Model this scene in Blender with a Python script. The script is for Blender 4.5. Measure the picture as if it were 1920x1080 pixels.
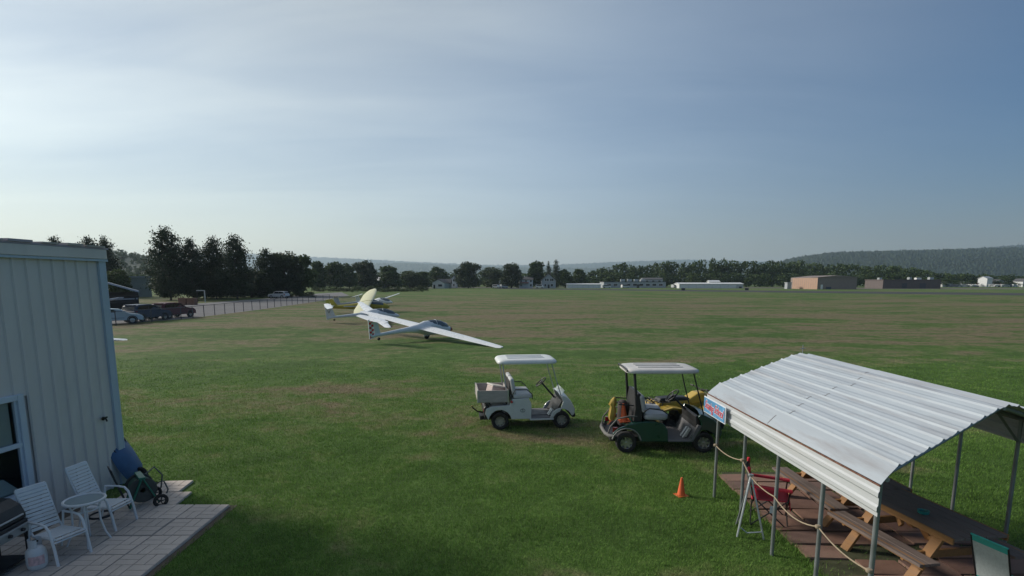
import bpy, bmesh, math, random
import numpy as np
from mathutils import Vector, Matrix, Quaternion
R = math.radians
for o in list(bpy.data.objects): bpy.data.objects.remove(o)
S = bpy.context.scene
C = S.collection

# ------------------------------------------------------------------ camera
H = 3.85; F = 1050.0; VH = 528.0; PITCH = R(8.5)
VP = VH + F*math.tan(PITCH)
cam = bpy.data.cameras.new('camera'); camo = bpy.data.objects.new('camera', cam); C.objects.link(camo)
cam.sensor_width = 36; cam.lens = F/1920*36
cam.shift_y = (VP-540)/1920
cam.clip_start = .1; cam.clip_end = 30000
camo.location = (0, 0, H); camo.rotation_euler = (math.pi/2-PITCH, 0, 0)
S.camera = camo

# ------------------------------------------------------------------ world and sun
SUN_AZ, SUN_EL = R(-66), R(27)       # azimuth from the view axis (+Y), negative to the left
SUN = Vector((math.sin(SUN_AZ)*math.cos(SUN_EL), math.cos(SUN_AZ)*math.cos(SUN_EL), math.sin(SUN_EL)))
W = bpy.data.worlds.new('World'); S.world = W; W.use_nodes = True
def build_world():
    nt = W.node_tree; N = nt.nodes; L = nt.links; N.clear()
    out = N.new('ShaderNodeOutputWorld'); bg = N.new('ShaderNodeBackground'); bg2 = N.new('ShaderNodeBackground'); ad = N.new('ShaderNodeAddShader')
    L.new(bg.outputs[0], ad.inputs[0]); L.new(bg2.outputs[0], ad.inputs[1]); L.new(ad.outputs[0], out.inputs[0])
    sky = N.new('ShaderNodeTexSky'); sky.sky_type = 'NISHITA'; sky.sun_disc = False
    sky.sun_elevation = SUN_EL; sky.sun_rotation = SUN_AZ
    sky.altitude = 200; sky.air_density = 1.0; sky.dust_density = .2; sky.ozone_density = 4.0
    gm = N.new('ShaderNodeHueSaturation'); gm.inputs['Saturation'].default_value = SKY_SAT; L.new(sky.outputs[0], gm.inputs['Color'])
    bg.inputs[1].default_value = SKY_STRENGTH
    tc = N.new('ShaderNodeTexCoord'); sep = N.new('ShaderNodeSeparateXYZ'); L.new(tc.outputs['Generated'], sep.inputs[0])
    def M(op, a, b=None, c=None, clamp=False):
        m = N.new('ShaderNodeMath'); m.operation = op; m.use_clamp = clamp
        for i, x in enumerate((a, b, c)):
            if x is None: continue
            if isinstance(x, (int, float)): m.inputs[i].default_value = x
            else: L.new(x, m.inputs[i])
        return m.outputs[0]
    def noise(scale3, rot, loc, detail, rough, dist):
        mp = N.new('ShaderNodeMapping'); mp.inputs['Rotation'].default_value = (0, 0, rot); mp.inputs['Scale'].default_value = scale3; mp.inputs['Location'].default_value = loc
        L.new(comb.outputs[0], mp.inputs[0])
        n = N.new('ShaderNodeTexNoise'); n.inputs['Scale'].default_value = 1; n.inputs['Detail'].default_value = detail; n.inputs['Roughness'].default_value = rough; n.inputs['Distortion'].default_value = dist
        L.new(mp.outputs[0], n.inputs['Vector']); return n.outputs[0]
    def rng(x, a, b, c=0, d=1):
        k = N.new('ShaderNodeMapRange'); k.interpolation_type = 'SMOOTHSTEP'; L.new(x, k.inputs[0])
        for i, v in enumerate((a, b, c, d)): k.inputs[i+1].default_value = v
        return k.outputs[0]
    # thin high cloud on a flat layer overhead
    z0 = M('MAXIMUM', sep.outputs[2], 0.0); zz = M('ADD', z0, 0.13)
    comb = N.new('ShaderNodeCombineXYZ'); L.new(M('DIVIDE', sep.outputs[0], zz), comb.inputs[0]); L.new(M('DIVIDE', sep.outputs[1], zz), comb.inputs[1])
    streak = rng(noise((.30, 1.15, 1), R(12), (3.1, .55, 0), 7, .5, .7), .42, .66)
    broad = rng(noise((.28, .50, 1), R(24), (1.2, 4.2, 0), 4, .5, .4), .36, .62)
    wisp = noise((.7, 2.6, 1), R(9), (8, 2, 0), 6, .6, .9)
    cl = M('ADD', M('ADD', M('MULTIPLY', streak, .45), M('MULTIPLY', broad, .45)), M('MULTIPLY', M('SUBTRACT', wisp, .5), .85))
    lift = rng(sep.outputs[2], .05, .20)                    # the layer melts into the haze near the horizon
    # smoke haze and thin cloud scatter forwards: bright towards the sun, all round the sky
    dt = N.new('ShaderNodeVectorMath'); dt.operation = 'DOT_PRODUCT'; L.new(tc.outputs['Generated'], dt.inputs[0]); dt.inputs[1].default_value = SUN
    ph = M('POWER', M('MAXIMUM', M('DIVIDE', M('ADD', dt.outputs['Value'], .30), 1.30), 0.0), 1.30)
    amount = M('ADD', 1.0, M('MULTIPLY', M('MULTIPLY', M('SUBTRACT', cl, .40), lift), CLOUD))
    veil = M('MULTIPLY', M('MULTIPLY', ph, amount), VEIL)
    hz = M('POWER', M('SUBTRACT', 1.0, z0, None, True), 9.0)
    vb = N.new('ShaderNodeVectorMath'); vb.operation = 'SCALE'; L.new(gm.outputs[0], vb.inputs[0]); L.new(M('SUBTRACT', 1.0, M('MULTIPLY', hz, .82)), vb.inputs['Scale'])
    L.new(vb.outputs[0], bg.inputs[0])                      # low haze hides the clear blue behind it
    hzv = M('MULTIPLY', M('MULTIPLY', hz, M('ADD', .35, M('MULTIPLY', ph, .65))), HORIZON)
    vc = N.new('ShaderNodeMixRGB'); vc.inputs[1].default_value = (.98, 1.02, .92, 1); vc.inputs[2].default_value = (1.12, 1.03, .66, 1); L.new(rng(ph, .3, .8), vc.inputs[0])
    v1 = N.new('ShaderNodeVectorMath'); v1.operation = 'SCALE'; L.new(vc.outputs[0], v1.inputs[0]); L.new(veil, v1.inputs['Scale'])
    v2 = N.new('ShaderNodeVectorMath'); v2.operation = 'SCALE'; v2.inputs[0].default_value = (1.30, .94, 1.05); L.new(hzv, v2.inputs['Scale'])
    v3 = N.new('ShaderNodeVectorMath'); v3.operation = 'ADD'; L.new(v1.outputs[0], v3.inputs[0]); L.new(v2.outputs[0], v3.inputs[1])
    L.new(v3.outputs[0], bg2.inputs[0]); bg2.inputs[1].default_value = 1.0
CLOUD = .5; SKY_STRENGTH = .05; SKY_SAT = 1.18; VEIL = .36; HORIZON = .12
build_world()
sl = bpy.data.lights.new('sun', 'SUN'); sl.energy = 2.3; sl.angle = R(11); sl.color = (1, .93, .82)
so = bpy.data.objects.new('sun', sl); C.objects.link(so); so.rotation_euler = SUN.to_track_quat('Z', 'Y').to_euler(); so.location = SUN*60
S.view_settings.view_transform = 'Standard'; S.view_settings.look = 'None'; S.view_settings.gamma = 1; S.view_settings.exposure = .60
S.view_settings.use_curve_mapping = False
S.render.engine = 'CYCLES'
S.cycles.max_bounces = 6; S.cycles.diffuse_bounces = 3; S.cycles.glossy_bounces = 3; S.cycles.transmission_bounces = 5; S.cycles.transparent_max_bounces = 8
S.cycles.volume_bounces = 1; S.cycles.caustics_reflective = False; S.cycles.caustics_refractive = False
S.cycles.use_denoising = True

# ------------------------------------------------------------------ geometry helpers
def ray(u, v):
    a = -(v-VP)/F
    return Vector(((u-960)/F, math.cos(PITCH)+a*math.sin(PITCH), -math.sin(PITCH)+a*math.cos(PITCH)))
def G(u, v, z=0.0):                      # the point of height z seen at photo pixel u, v
    d = ray(u, v); t = (z-H)/d.z
    return Vector((d.x*t, d.y*t, z))
def A(u, v, y):                          # the point at distance y along the view axis
    d = ray(u, v); t = y/d.y
    return Vector((d.x*t, y, H+d.z*t))

class B:
    def __init__(s): s.v = []; s.f = []
    def add(s, vs, fs, M=None):
        n = len(s.v)
        s.v += [tuple(M @ Vector(p)) if M else tuple(p) for p in vs]
        s.f += [tuple(i+n for i in f) for f in fs]
        return s
    def box(s, c, d, M=None):
        x, y, z = c; a, b, e = d[0]/2, d[1]/2, d[2]/2
        vs = [(x-a,y-b,z-e),(x+a,y-b,z-e),(x+a,y+b,z-e),(x-a,y+b,z-e),(x-a,y-b,z+e),(x+a,y-b,z+e),(x+a,y+b,z+e),(x-a,y+b,z+e)]
        return s.add(vs, [(3,2,1,0),(4,5,6,7),(0,1,5,4),(1,2,6,5),(2,3,7,6),(3,0,4,7)], M)
    def beam(s, p, q, w, h, up=(0,0,1)):
        p = Vector(p); q = Vector(q); d = (q-p).normalized(); up = Vector(up)
        sd = d.cross(up)
        if sd.length < 1e-4: sd = d.cross(Vector((1,0,0)))
        sd.normalize(); u = sd.cross(d)
        vs = []
        for o in (p, q):
            for i, j in ((-1,-1),(1,-1),(1,1),(-1,1)): vs.append(o+sd*(i*w/2)+u*(j*h/2))
        return s.add(vs, [(0,1,2,3),(7,6,5,4),(0,4,5,1),(1,5,6,2),(2,6,7,3),(3,7,4,0)])
    def tube(s, pts, r, n=8, cap=True):
        pts = [Vector(p) for p in pts]; k = len(pts)
        rs = [r]*k if isinstance(r, (int, float)) else r
        vs = []; u = None
        for i in range(k):
            d = (pts[min(i+1,k-1)]-pts[max(i-1,0)]).normalized()
            if u is None:
                u = d.cross(Vector((0,0,1)))
                if u.length < 1e-3: u = d.cross(Vector((0,1,0)))
            u = (u-d*u.dot(d)).normalized(); w = d.cross(u)
            for j in range(n):
                a = 2*math.pi*j/n
                vs.append(pts[i]+(u*math.cos(a)+w*math.sin(a))*rs[i])
        fs = [(i*n+j, i*n+(j+1)%n, (i+1)*n+(j+1)%n, (i+1)*n+j) for i in range(k-1) for j in range(n)]
        if cap: fs += [tuple(range(n-1,-1,-1)), tuple((k-1)*n+j for j in range(n))]
        return s.add(vs, fs)
    def loft(s, rings, cap=True, closed=True):
        n = len(rings[0]); vs = [p for r in rings for p in r]
        m = n if closed else n-1
        fs = [(i*n+j, i*n+(j+1)%n, (i+1)*n+(j+1)%n, (i+1)*n+j) for i in range(len(rings)-1) for j in range(m)]
        if cap: fs += [tuple(range(n-1,-1,-1)), tuple((len(rings)-1)*n+j for j in range(n))]
        return s.add(vs, fs)
    def lathe(s, prof, n=20, M=None, cap=False):
        vs = []
        for r, z in prof:
            for j in range(n): a = 2*math.pi*j/n; vs.append((r*math.cos(a), r*math.sin(a), z))
        fs = [(i*n+j, i*n+(j+1)%n, (i+1)*n+(j+1)%n, (i+1)*n+j) for i in range(len(prof)-1) for j in range(n)]
        if cap: fs += [tuple(range(n-1,-1,-1)), tuple((len(prof)-1)*n+j for j in range(n))]
        return s.add(vs, fs, M)
    def prism(s, poly, y0, y1):          # polygon in x,z drawn out along y
        n = len(poly)
        vs = [(x, y0, z) for x, z in poly]+[(x, y1, z) for x, z in poly]
        return s.add(vs, [tuple(range(n)), tuple(range(2*n-1, n-1, -1))]+[(j, n+j, n+(j+1)%n, (j+1)%n) for j in range(n)])
    def build(s, name, m, parent=None, smooth=None, bevel=0, loc=None, rot=None, segs=2):
        me = bpy.data.meshes.new(name); me.from_pydata(s.v, [], s.f)
        bm = bmesh.new(); bm.from_mesh(me); bmesh.ops.recalc_face_normals(bm, faces=bm.faces); bm.to_mesh(me); bm.free()
        if m is not None: me.materials.append(m)
        if smooth is not None:
            for p in me.polygons: p.use_smooth = True
            me.set_sharp_from_angle(angle=R(smooth))
        o = bpy.data.objects.new(name, me); C.objects.link(o)
        if parent: o.parent = parent
        if loc is not None: o.location = loc
        if rot is not None: o.rotation_euler = rot
        if bevel:
            b = o.modifiers.new('edge', 'BEVEL'); b.width = bevel; b.segments = segs; b.limit_method = 'ANGLE'; b.angle_limit = R(35)
        return o
def shape(o, me, parent=None, name=None):
    c = bpy.data.objects.new(name or me.name, me); C.objects.link(c); c.parent = parent; return c
def tag(o, label, cat, group=None):
    o['label'] = label; o['category'] = cat
    if group: o['group'] = group
    return o
def kind(o, k): o['kind'] = k; return o
def thing(name, label, cat, loc=(0,0,0), rz=0, group=None, rot=None):
    o = bpy.data.objects.new(name, None); C.objects.link(o); o.empty_display_size = .2
    o.location = loc; o.rotation_euler = rot if rot else (0, 0, rz)
    return tag(o, label, cat, group)
def copy_tree(o, parent=None):
    c = o.copy(); C.objects.link(c); c.parent = parent
    for ch in o.children: copy_tree(ch, c)
    return c

# ------------------------------------------------------------------ materials
MATS = {}
def mat(name, col, rough=.6, var=.12, scale=6, bump=0, metal=0, spec=.5, coat=0, col2=None, c2amt=.0, stretch=(1,1,1), dirt=None, dirt_amt=0, bscale=None, world=False):
    if name in MATS: return MATS[name]
    m = bpy.data.materials.new(name); m.use_nodes = True; nt = m.node_tree; N = nt.nodes; L = nt.links
    bs = N['Principled BSDF']; bs.inputs['Roughness'].default_value = rough; bs.inputs['Metallic'].default_value = metal
    bs.inputs['Specular IOR Level'].default_value = spec; bs.inputs['Coat Weight'].default_value = coat
    if world: gp = N.new('ShaderNodeNewGeometry'); src = gp.outputs['Position']
    else: tc = N.new('ShaderNodeTexCoord'); src = tc.outputs['Object']
    mp = N.new('ShaderNodeMapping'); mp.inputs['Scale'].default_value = stretch; L.new(src, mp.inputs[0])
    n = N.new('ShaderNodeTexNoise'); n.inputs['Scale'].default_value = scale; n.inputs['Detail'].default_value = 5; n.inputs['Roughness'].default_value = .6
    L.new(mp.outputs[0], n.inputs['Vector'])
    mr = N.new('ShaderNodeMapRange'); mr.inputs[1].default_value = .3; mr.inputs[2].default_value = .7; mr.inputs[3].default_value = 1-var; mr.inputs[4].default_value = 1+var
    L.new(n.outputs[0], mr.inputs[0])
    mx = N.new('ShaderNodeMixRGB'); mx.blend_type = 'MULTIPLY'; mx.inputs[0].default_value = 1; mx.inputs[1].default_value = (*col, 1)
    L.new(mr.outputs[0], mx.inputs[2]); cur = mx.outputs[0]
    if dirt:
        n3 = N.new('ShaderNodeTexNoise'); n3.inputs['Scale'].default_value = scale*.45; n3.inputs['Detail'].default_value = 8; n3.inputs['Roughness'].default_value = .7
        L.new(mp.outputs[0], n3.inputs['Vector'])
        mr3 = N.new('ShaderNodeMapRange'); mr3.inputs[1].default_value = .5; mr3.inputs[2].default_value = .78; mr3.inputs[3].default_value = 0; mr3.inputs[4].default_value = dirt_amt
        L.new(n3.outputs[0], mr3.inputs[0])
        m3 = N.new('ShaderNodeMixRGB'); L.new(mr3.outputs[0], m3.inputs[0]); L.new(cur, m3.inputs[1]); m3.inputs[2].default_value = (*dirt, 1); cur = m3.outputs[0]
    L.new(cur, bs.inputs['Base Color'])
    mr2 = N.new('ShaderNodeMapRange'); mr2.inputs[1].default_value = .3; mr2.inputs[2].default_value = .7; mr2.inputs[3].default_value = max(.05, rough-.1); mr2.inputs[4].default_value = min(1, rough+.1)
    L.new(n.outputs[0], mr2.inputs[0]); L.new(mr2.outputs[0], bs.inputs['Roughness'])
    if bump:
        nb = N.new('ShaderNodeTexNoise'); nb.inputs['Scale'].default_value = bscale or scale*4; nb.inputs['Detail'].default_value = 4
        L.new(mp.outputs[0], nb.inputs['Vector'])
        b = N.new('ShaderNodeBump'); b.inputs['Strength'].default_value = bump; b.inputs['Distance'].default_value = .02
        L.new(nb.outputs[0], b.inputs['Height']); L.new(b.outputs[0], bs.inputs['Normal'])
    MATS[name] = m
    return m

def leaf_mat(name, c1, c2, trans=.25):
    m = bpy.data.materials.new(name); m.use_nodes = True; nt = m.node_tree; N = nt.nodes; L = nt.links
    bs = N['Principled BSDF']; bs.inputs['Roughness'].default_value = .65; bs.inputs['Specular IOR Level'].default_value = .25
    g = N.new('ShaderNodeNewGeometry'); n = N.new('ShaderNodeTexNoise'); n.inputs['Scale'].default_value = .35; n.inputs['Detail'].default_value = 3
    L.new(g.outputs['Position'], n.inputs['Vector'])
    ad = N.new('ShaderNodeMath'); ad.operation = 'MULTIPLY_ADD'; L.new(g.outputs['Random Per Island'], ad.inputs[0]); ad.inputs[1].default_value = .5
    sc = N.new('ShaderNodeMath'); sc.operation = 'SUBTRACT'; L.new(n.outputs[0], sc.inputs[0]); sc.inputs[1].default_value = .22
    L.new(sc.outputs[0], ad.inputs[2])
    mx = N.new('ShaderNodeMixRGB'); mx.inputs[1].default_value = (*c1, 1); mx.inputs[2].default_value = (*c2, 1); L.new(ad.outputs[0], mx.inputs[0])
    L.new(mx.outputs[0], bs.inputs['Base Color'])
    tr = N.new('ShaderNodeBsdfTranslucent'); L.new(mx.outputs[0], tr.inputs[0])
    ms = N.new('ShaderNodeMixShader'); ms.inputs[0].default_value = trans; L.new(bs.outputs[0], ms.inputs[1]); L.new(tr.outputs[0], ms.inputs[2])
    L.new(ms.outputs[0], N['Material Output'].inputs[0])
    return m

def glass_mat(name, tint, clear, rough=.03):
    m = bpy.data.materials.new(name); m.use_nodes = True; nt = m.node_tree; N = nt.nodes; L = nt.links
    bs = N['Principled BSDF']; bs.inputs['Base Color'].default_value = (*tint, 1); bs.inputs['Roughness'].default_value = rough
    t = N.new('ShaderNodeBsdfTransparent'); t.inputs[0].default_value = (.85, .9, .9, 1)
    fr = N.new('ShaderNodeLayerWeight'); fr.inputs['Blend'].default_value = .35
    mr = N.new('ShaderNodeMapRange'); mr.inputs[3].default_value = clear; mr.inputs[4].default_value = clear*.25; L.new(fr.outputs['Facing'], mr.inputs[0])
    ms = N.new('ShaderNodeMixShader'); L.new(mr.outputs[0], ms.inputs[0]); L.new(bs.outputs[0], ms.inputs[1]); L.new(t.outputs[0], ms.inputs[2])
    L.new(ms.outputs[0], N['Material Output'].inputs[0])
    return m

def field_mat(name, blade=False):
    """mown airfield turf: green, worn to straw in patches and along mowing lines (colour of the plants themselves)"""
    m = bpy.data.materials.new(name); m.use_nodes = True; nt = m.node_tree; N = nt.nodes; L = nt.links
    bs = N['Principled BSDF']; bs.inputs['Roughness'].default_value = .85; bs.inputs['Specular IOR Level'].default_value = .15
    g = N.new('ShaderNodeNewGeometry')
    def noise(scale, stretch=(1,1,1), detail=4, rot=0, loc=(0,0,0), rough=.55, dist=0):
        mp = N.new('ShaderNodeMapping'); mp.inputs['Scale'].default_value = stretch; mp.inputs['Rotation'].default_value = (0,0,rot); mp.inputs['Location'].default_value = loc
        L.new(g.outputs['Position'], mp.inputs[0])
        n = N.new('ShaderNodeTexNoise'); n.inputs['Scale'].default_value = scale; n.inputs['Detail'].default_value = detail; n.inputs['Roughness'].default_value = rough; n.inputs['Distortion'].default_value = dist
        L.new(mp.outputs[0], n.inputs['Vector']); return n.outputs[0]
    def M(op, a, b=None, clamp=False):
        k = N.new('ShaderNodeMath'); k.operation = op; k.use_clamp = clamp
        for i, x in enumerate((a, b)):
            if x is None: continue
            if isinstance(x, (int, float)): k.inputs[i].default_value = x
            else: L.new(x, k.inputs[i])
        return k.outputs[0]
    def rng(x, a, b, c=0, d=1):
        k = N.new('ShaderNodeMapRange'); k.interpolation_type = 'SMOOTHSTEP'; L.new(x, k.inputs[0])
        for i, v in enumerate((a, b, c, d)): k.inputs[i+1].default_value = v
        return k.outputs[0]
    def mix(f, a, b):
        k = N.new('ShaderNodeMixRGB')
        if isinstance(f, (int, float)): k.inputs[0].default_value = f
        else: L.new(f, k.inputs[0])
        for i, x in ((1, a), (2, b)):
            if isinstance(x, tuple): k.inputs[i].default_value = (*x, 1)
            else: L.new(x, k.inputs[i])
        return k.outputs[0]
    sp = N.new('ShaderNodeSeparateXYZ'); L.new(g.outputs['Position'], sp.inputs[0])
    big = noise(1, (.05, .11, 1), 5, R(16), (2.2, 1.4, 0), .6, .6)          # broad worn areas
    mid = noise(1, (.34, .48, 1), 8, R(10), (7.1, 3.3, 0), .68, .8)
    mow = noise(1, (.045, .50, 1), 6, R(17), (0, .3, 0), .62, .35)          # long streaks
    fine = noise(5, (1, 1, 1), 5, 0, (0,0,0), .75)
    tuft = noise(1.6, (1, 1, 1), 6, 0, (4,1,0), .75, .5)
    tiny = noise(38, (1, 1, 1), 3)
    # how worn the ground is with distance from the sheds: lush by the hangars, straw on the strip
    strip = rng(sp.outputs[1], 19, 44)
    far = rng(sp.outputs[1], 95, 190)
    worn = M('MULTIPLY', strip, M('SUBTRACT', .22, M('MULTIPLY', far, .16)))
    dry = M('ADD', M('ADD', M('MULTIPLY', M('SUBTRACT', big, .5), 1.2), M('MULTIPLY', M('SUBTRACT', mid, .5), 1.1)), M('MULTIPLY', M('MULTIPLY', M('SUBTRACT', mow, .5), .95), M('ADD', M('MULTIPLY', strip, .8), .2)))
    dry = M('ADD', M('ADD', dry, worn), M('MULTIPLY', M('SUBTRACT', tuft, .5), .55))
    d1 = rng(dry, .0, .38)
    gmix = rng(M('ADD', M('MULTIPLY', mid, .55), M('MULTIPLY', big, .45)), .38, .62)
    green = mix(gmix, (.066, .122, .027), (.106, .186, .039))
    straw = mix(fine, (.150, .122, .070), (.225, .185, .115))
    col = mix(d1, green, straw)
    tn = N.new('ShaderNodeMixRGB'); tn.blend_type = 'MULTIPLY'; tn.inputs[0].default_value = 1; L.new(col, tn.inputs[1])
    if blade:
        rv = rng(g.outputs['Random Per Island'], 0, 1, 1.15, 2.25)
        L.new(rv, tn.inputs[2])
    else:
        L.new(M('MULTIPLY', rng(tiny, .3, .7, .78, 1.15), M('MULTIPLY', rng(tuft, .3, .7, .72, 1.22), rng(fine, .3, .7, .80, 1.18))), tn.inputs[2])
        b = N.new('ShaderNodeBump'); b.inputs['Strength'].default_value = .9; b.inputs['Distance'].default_value = .05
        L.new(M('ADD', M('MULTIPLY', tiny, .6), fine), b.inputs['Height']); L.new(b.outputs[0], bs.inputs['Normal'])
    L.new(tn.outputs[0], bs.inputs['Base Color'])
    if blade:
        tr = N.new('ShaderNodeBsdfTranslucent'); L.new(tn.outputs[0], tr.inputs[0])
        ms = N.new('ShaderNodeMixShader'); ms.inputs[0].default_value = .25; L.new(bs.outputs[0], ms.inputs[1]); L.new(tr.outputs[0], ms.inputs[2])
        L.new(ms.outputs[0], N['Material Output'].inputs[0])
    return m

# ------------------------------------------------------------------ ground, roads
M_field = field_mat('airfield_turf')
def sheet(name, pts, z, m, k='structure'):
    me = bpy.data.meshes.new(name); me.from_pydata([(p[0], p[1], z) for p in pts], [], [tuple(range(len(pts)))])
    me.materials.append(m); o = bpy.data.objects.new(name, me); C.objects.link(o); kind(o, k)
    if me.polygons[0].normal.z < 0: me.flip_normals()
    return o
sheet('grass_field', [(-9000,-200),(9000,-200),(9000,9000),(-9000,9000)], 0, M_field)
M_asph = mat('old_asphalt', (.075,.075,.080), .95, .22, .12, spec=.1, world=True)
M_road = mat('pale_asphalt', (.20,.195,.20), .95, .12, .2, spec=.1, world=True)
M_taxi = mat('worn_taxiway', (.15,.14,.12), .95, .2, .08, spec=.1, world=True)
sheet('access_road', [G(-200,622), G(100,616), G(340,598.5), G(480,581.5), G(600,564.5), G(655,554), G(640,548), G(600,550), G(495,560), G(342,571), G(100,573), G(-200,575)], .004, M_road)
sheet('runway', [G(930,540.2), G(1400,544.6), G(1950,549.8), G(2100,551.2), G(2100,556.2), G(1950,554.4), G(1400,547.6), G(930,541.6)], .004, M_asph)
sheet('taxiway', [G(1180,538.4), G(1620,541.8), G(2100,543.0), G(2100,541.0), G(1620,539.6), G(1180,537.6)], .004, M_taxi)
sheet('far_road', [G(640,541.6), G(1060,539.2), G(1180,538.4), G(1180,537.4), G(1060,538.0), G(640,539.4)], .004, M_taxi)

# ------------------------------------------------------------------ leaves, trees
def np_mesh(name, V, Q, m):
    me = bpy.data.meshes.new(name); n = Q.shape[1]
    me.vertices.add(len(V)); me.vertices.foreach_set('co', np.asarray(V, np.float32).ravel())
    me.loops.add(Q.size); me.loops.foreach_set('vertex_index', Q.astype(np.int32).ravel())
    me.polygons.add(len(Q)); me.polygons.foreach_set('loop_start', np.arange(0, Q.size, n, dtype=np.int32)); me.polygons.foreach_set('loop_total', np.full(len(Q), n, np.int32))
    me.update(calc_edges=True); me.validate(); me.materials.append(m)
    return me
def leaf_quads(P, size, rg, flat=0.0):
    n = len(P); a = rg.normal(size=(n,3)); b = rg.normal(size=(n,3))
    a[:,2] *= (1-flat); b[:,2] *= (1-flat)
    a /= np.linalg.norm(a,axis=1)[:,None]; b -= a*(a*b).sum(1)[:,None]; b /= np.linalg.norm(b,axis=1)[:,None]
    s = size*rg.uniform(.55,1.35,(n,1)); t = s*rg.uniform(.45,.9,(n,1))
    V = np.stack([P-a*s, P+b*t*.8-a*s*.1, P+a*s, P-b*t], 1).reshape(-1,3)
    return V, np.arange(4*n).reshape(-1,4)
def lobed_crown(seed, n, leaf=.030, z0=.16, lobes=22, width=.5, point=0.0, gap=.0):
    """unit broadleaf crown (height 1, radius .5): leaves on the skins of many lobes"""
    rg = np.random.default_rng(seed); cs = []
    for i in range(lobes):
        t = rg.uniform(0,1); z = z0+.08+(.80-z0)*t
        env = math.sin(math.pi*min(1, .20+.70*t))**.6*(1-point*t)
        rad = width*env*rg.uniform(.35,.80); an = rg.uniform(0,2*math.pi)
        cs.append((rad*math.cos(an), rad*math.sin(an), z, rg.uniform(.10,.19)*(1-.35*point*t)))
    cs.append((.03,-.02,.83,.16)); cs.append((0,0,.55,.26)); cs.append((0,0,.30,.24)); cs = np.array(cs)
    w = cs[:,3]**2; k = rg.choice(len(cs), n, p=w/w.sum())
    d = rg.normal(size=(n,3)); d /= np.linalg.norm(d,axis=1)[:,None]
    r = cs[k,3]*(rg.uniform(0,1,n)**.28)*rg.uniform(.85,1.12,n)
    P = cs[k,:3]+d*r[:,None]*np.array([1,1,.85]); P[:,2] = np.maximum(P[:,2], z0*.5+rg.uniform(0,.03,n))
    return leaf_quads(P, leaf, rg)
def pine_crown(seed, n, leaf=.022, z0=.10, tip=.05, wide=.5):
    """unit pine: tiers of upswept boughs, tufts along each bough"""
    rg = np.random.default_rng(seed); P = []; tiers = 26; total = 0; boughs = []
    for i in range(tiers):
        t = i/(tiers-1); z = z0+(.97-z0)*t
        L = wide*(tip+(1-tip)*(1-t)**.62)*(.55+.45*min(1, t/.18))
        for j in range(7 if t < .8 else 5):
            an = rg.uniform(0,2*math.pi); boughs.append((z+rg.uniform(-.02,.02), L*rg.uniform(.55,1.12), an))
    Ls = np.array([b[1] for b in boughs]); pr = Ls/Ls.sum(); k = rg.choice(len(boughs), n, p=pr)
    bz = np.array([b[0] for b in boughs])[k]; bl = Ls[k]; ba = np.array([b[2] for b in boughs])[k]
    s = rg.uniform(0.12,1,n)**.7
    x = s*bl; z = bz+(s**2)*bl*.22-.012
    sp = .035*(.4+s)
    P = np.stack([np.cos(ba)*x, np.sin(ba)*x, z],1)+rg.normal(size=(n,3))*np.stack([sp,sp,sp*.55],1)
    P[:,2] = np.clip(P[:,2], z0*.6, 1.02)
    return leaf_quads(P, leaf, rg, .25), boughs
def trunk_mesh(name, m, top=.85, r=.03, limbs=9, seed=0, boughs=None):
    rg = random.Random(seed); b = B()
    b.tube([(0,0,-.01),(0.004,0,.2),(-.004,.006,.5),(0,0,top)], [r*1.25, r, r*.7, r*.18], 7)
    if boughs:
        for z, L, an in boughs[::4]:
            b.tube([(0,0,z-.01),(math.cos(an)*L*.8,math.sin(an)*L*.8,z+.1*L)], [r*.22, r*.06], 4)
    else:
        for i in range(limbs):
            z = rg.uniform(.22,.6); an = rg.uniform(0,6.28); L = rg.uniform(.2,.36)
            b.tube([(0,0,z),(math.cos(an)*L*.5,math.sin(an)*L*.5,z+.12),(math.cos(an)*L,math.sin(an)*L,z+.25)], [r*.5, r*.3, r*.1], 5)
    me = bpy.data.meshes.new(name); me.from_pydata(b.v, [], b.f); me.materials.append(m); return me
M_bark = mat('bark', (.055,.045,.036), .95, .3, 5)
M_leaf = leaf_mat('broadleaf_green', (.028,.050,.016), (.080,.122,.034))
M_leaf_pale = leaf_mat('pale_leaf_green', (.040,.062,.024), (.085,.115,.045))
M_leaf_dark = leaf_mat('dark_leaf', (.026,.042,.020), (.058,.080,.034))
M_needle = leaf_mat('pine_needles', (.020,.036,.018), (.052,.074,.036), .15)
TV = {}
for i in range(5):
    V, Q = lobed_crown(10+i, 4600, .034, .05, 20+3*i, .40+.03*(i%3), (0,.25,.5,.1,.35)[i])
    TV['broad%d' % i] = (np_mesh('crown', V, Q, M_leaf), trunk_mesh('trunk', M_bark, .7, .022, 9, i))
V, Q = lobed_crown(31, 5600, .032, .03, 34, .46); TV['round'] = (np_mesh('crown', V, Q, M_leaf_dark), TV['broad0'][1])
V, Q = lobed_crown(33, 4400, .033, .04, 26, .44); TV['pale'] = (np_mesh('crown', V, Q, M_leaf_pale), TV['broad1'][1])
for i in range(3):
    (V, Q), bo = pine_crown(50+i, 15000, .0155, .07, .10, .46); TV['pine%d' % i] = (np_mesh('crown', V, Q, M_needle), trunk_mesh('trunk', M_bark, .95, .014, 0, i, bo))
(V, Q), bo = pine_crown(60, 3600, .022, .04, .02, .40); TV['spruce'] = (np_mesh('crown', V, Q, M_needle), trunk_mesh('trunk', M_bark, .95, .015, 0, 3, bo))
def tree(name, label, u, vtop, D, wpx, var, group=None, rz=None, cat='tree'):
    p = A(u, 530, D); h = A(u, vtop, D).z; w = wpx/F*D
    t = thing(name, label, cat, (p.x, D, 0), rz if rz is not None else (u*.37) % 6.28, group)
    t.scale = (w*1.3, w*1.3, h)
    shape(t, TV[var][0], t, 'crown'); shape(t, TV[var][1], t, 'trunk')
    return t
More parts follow.
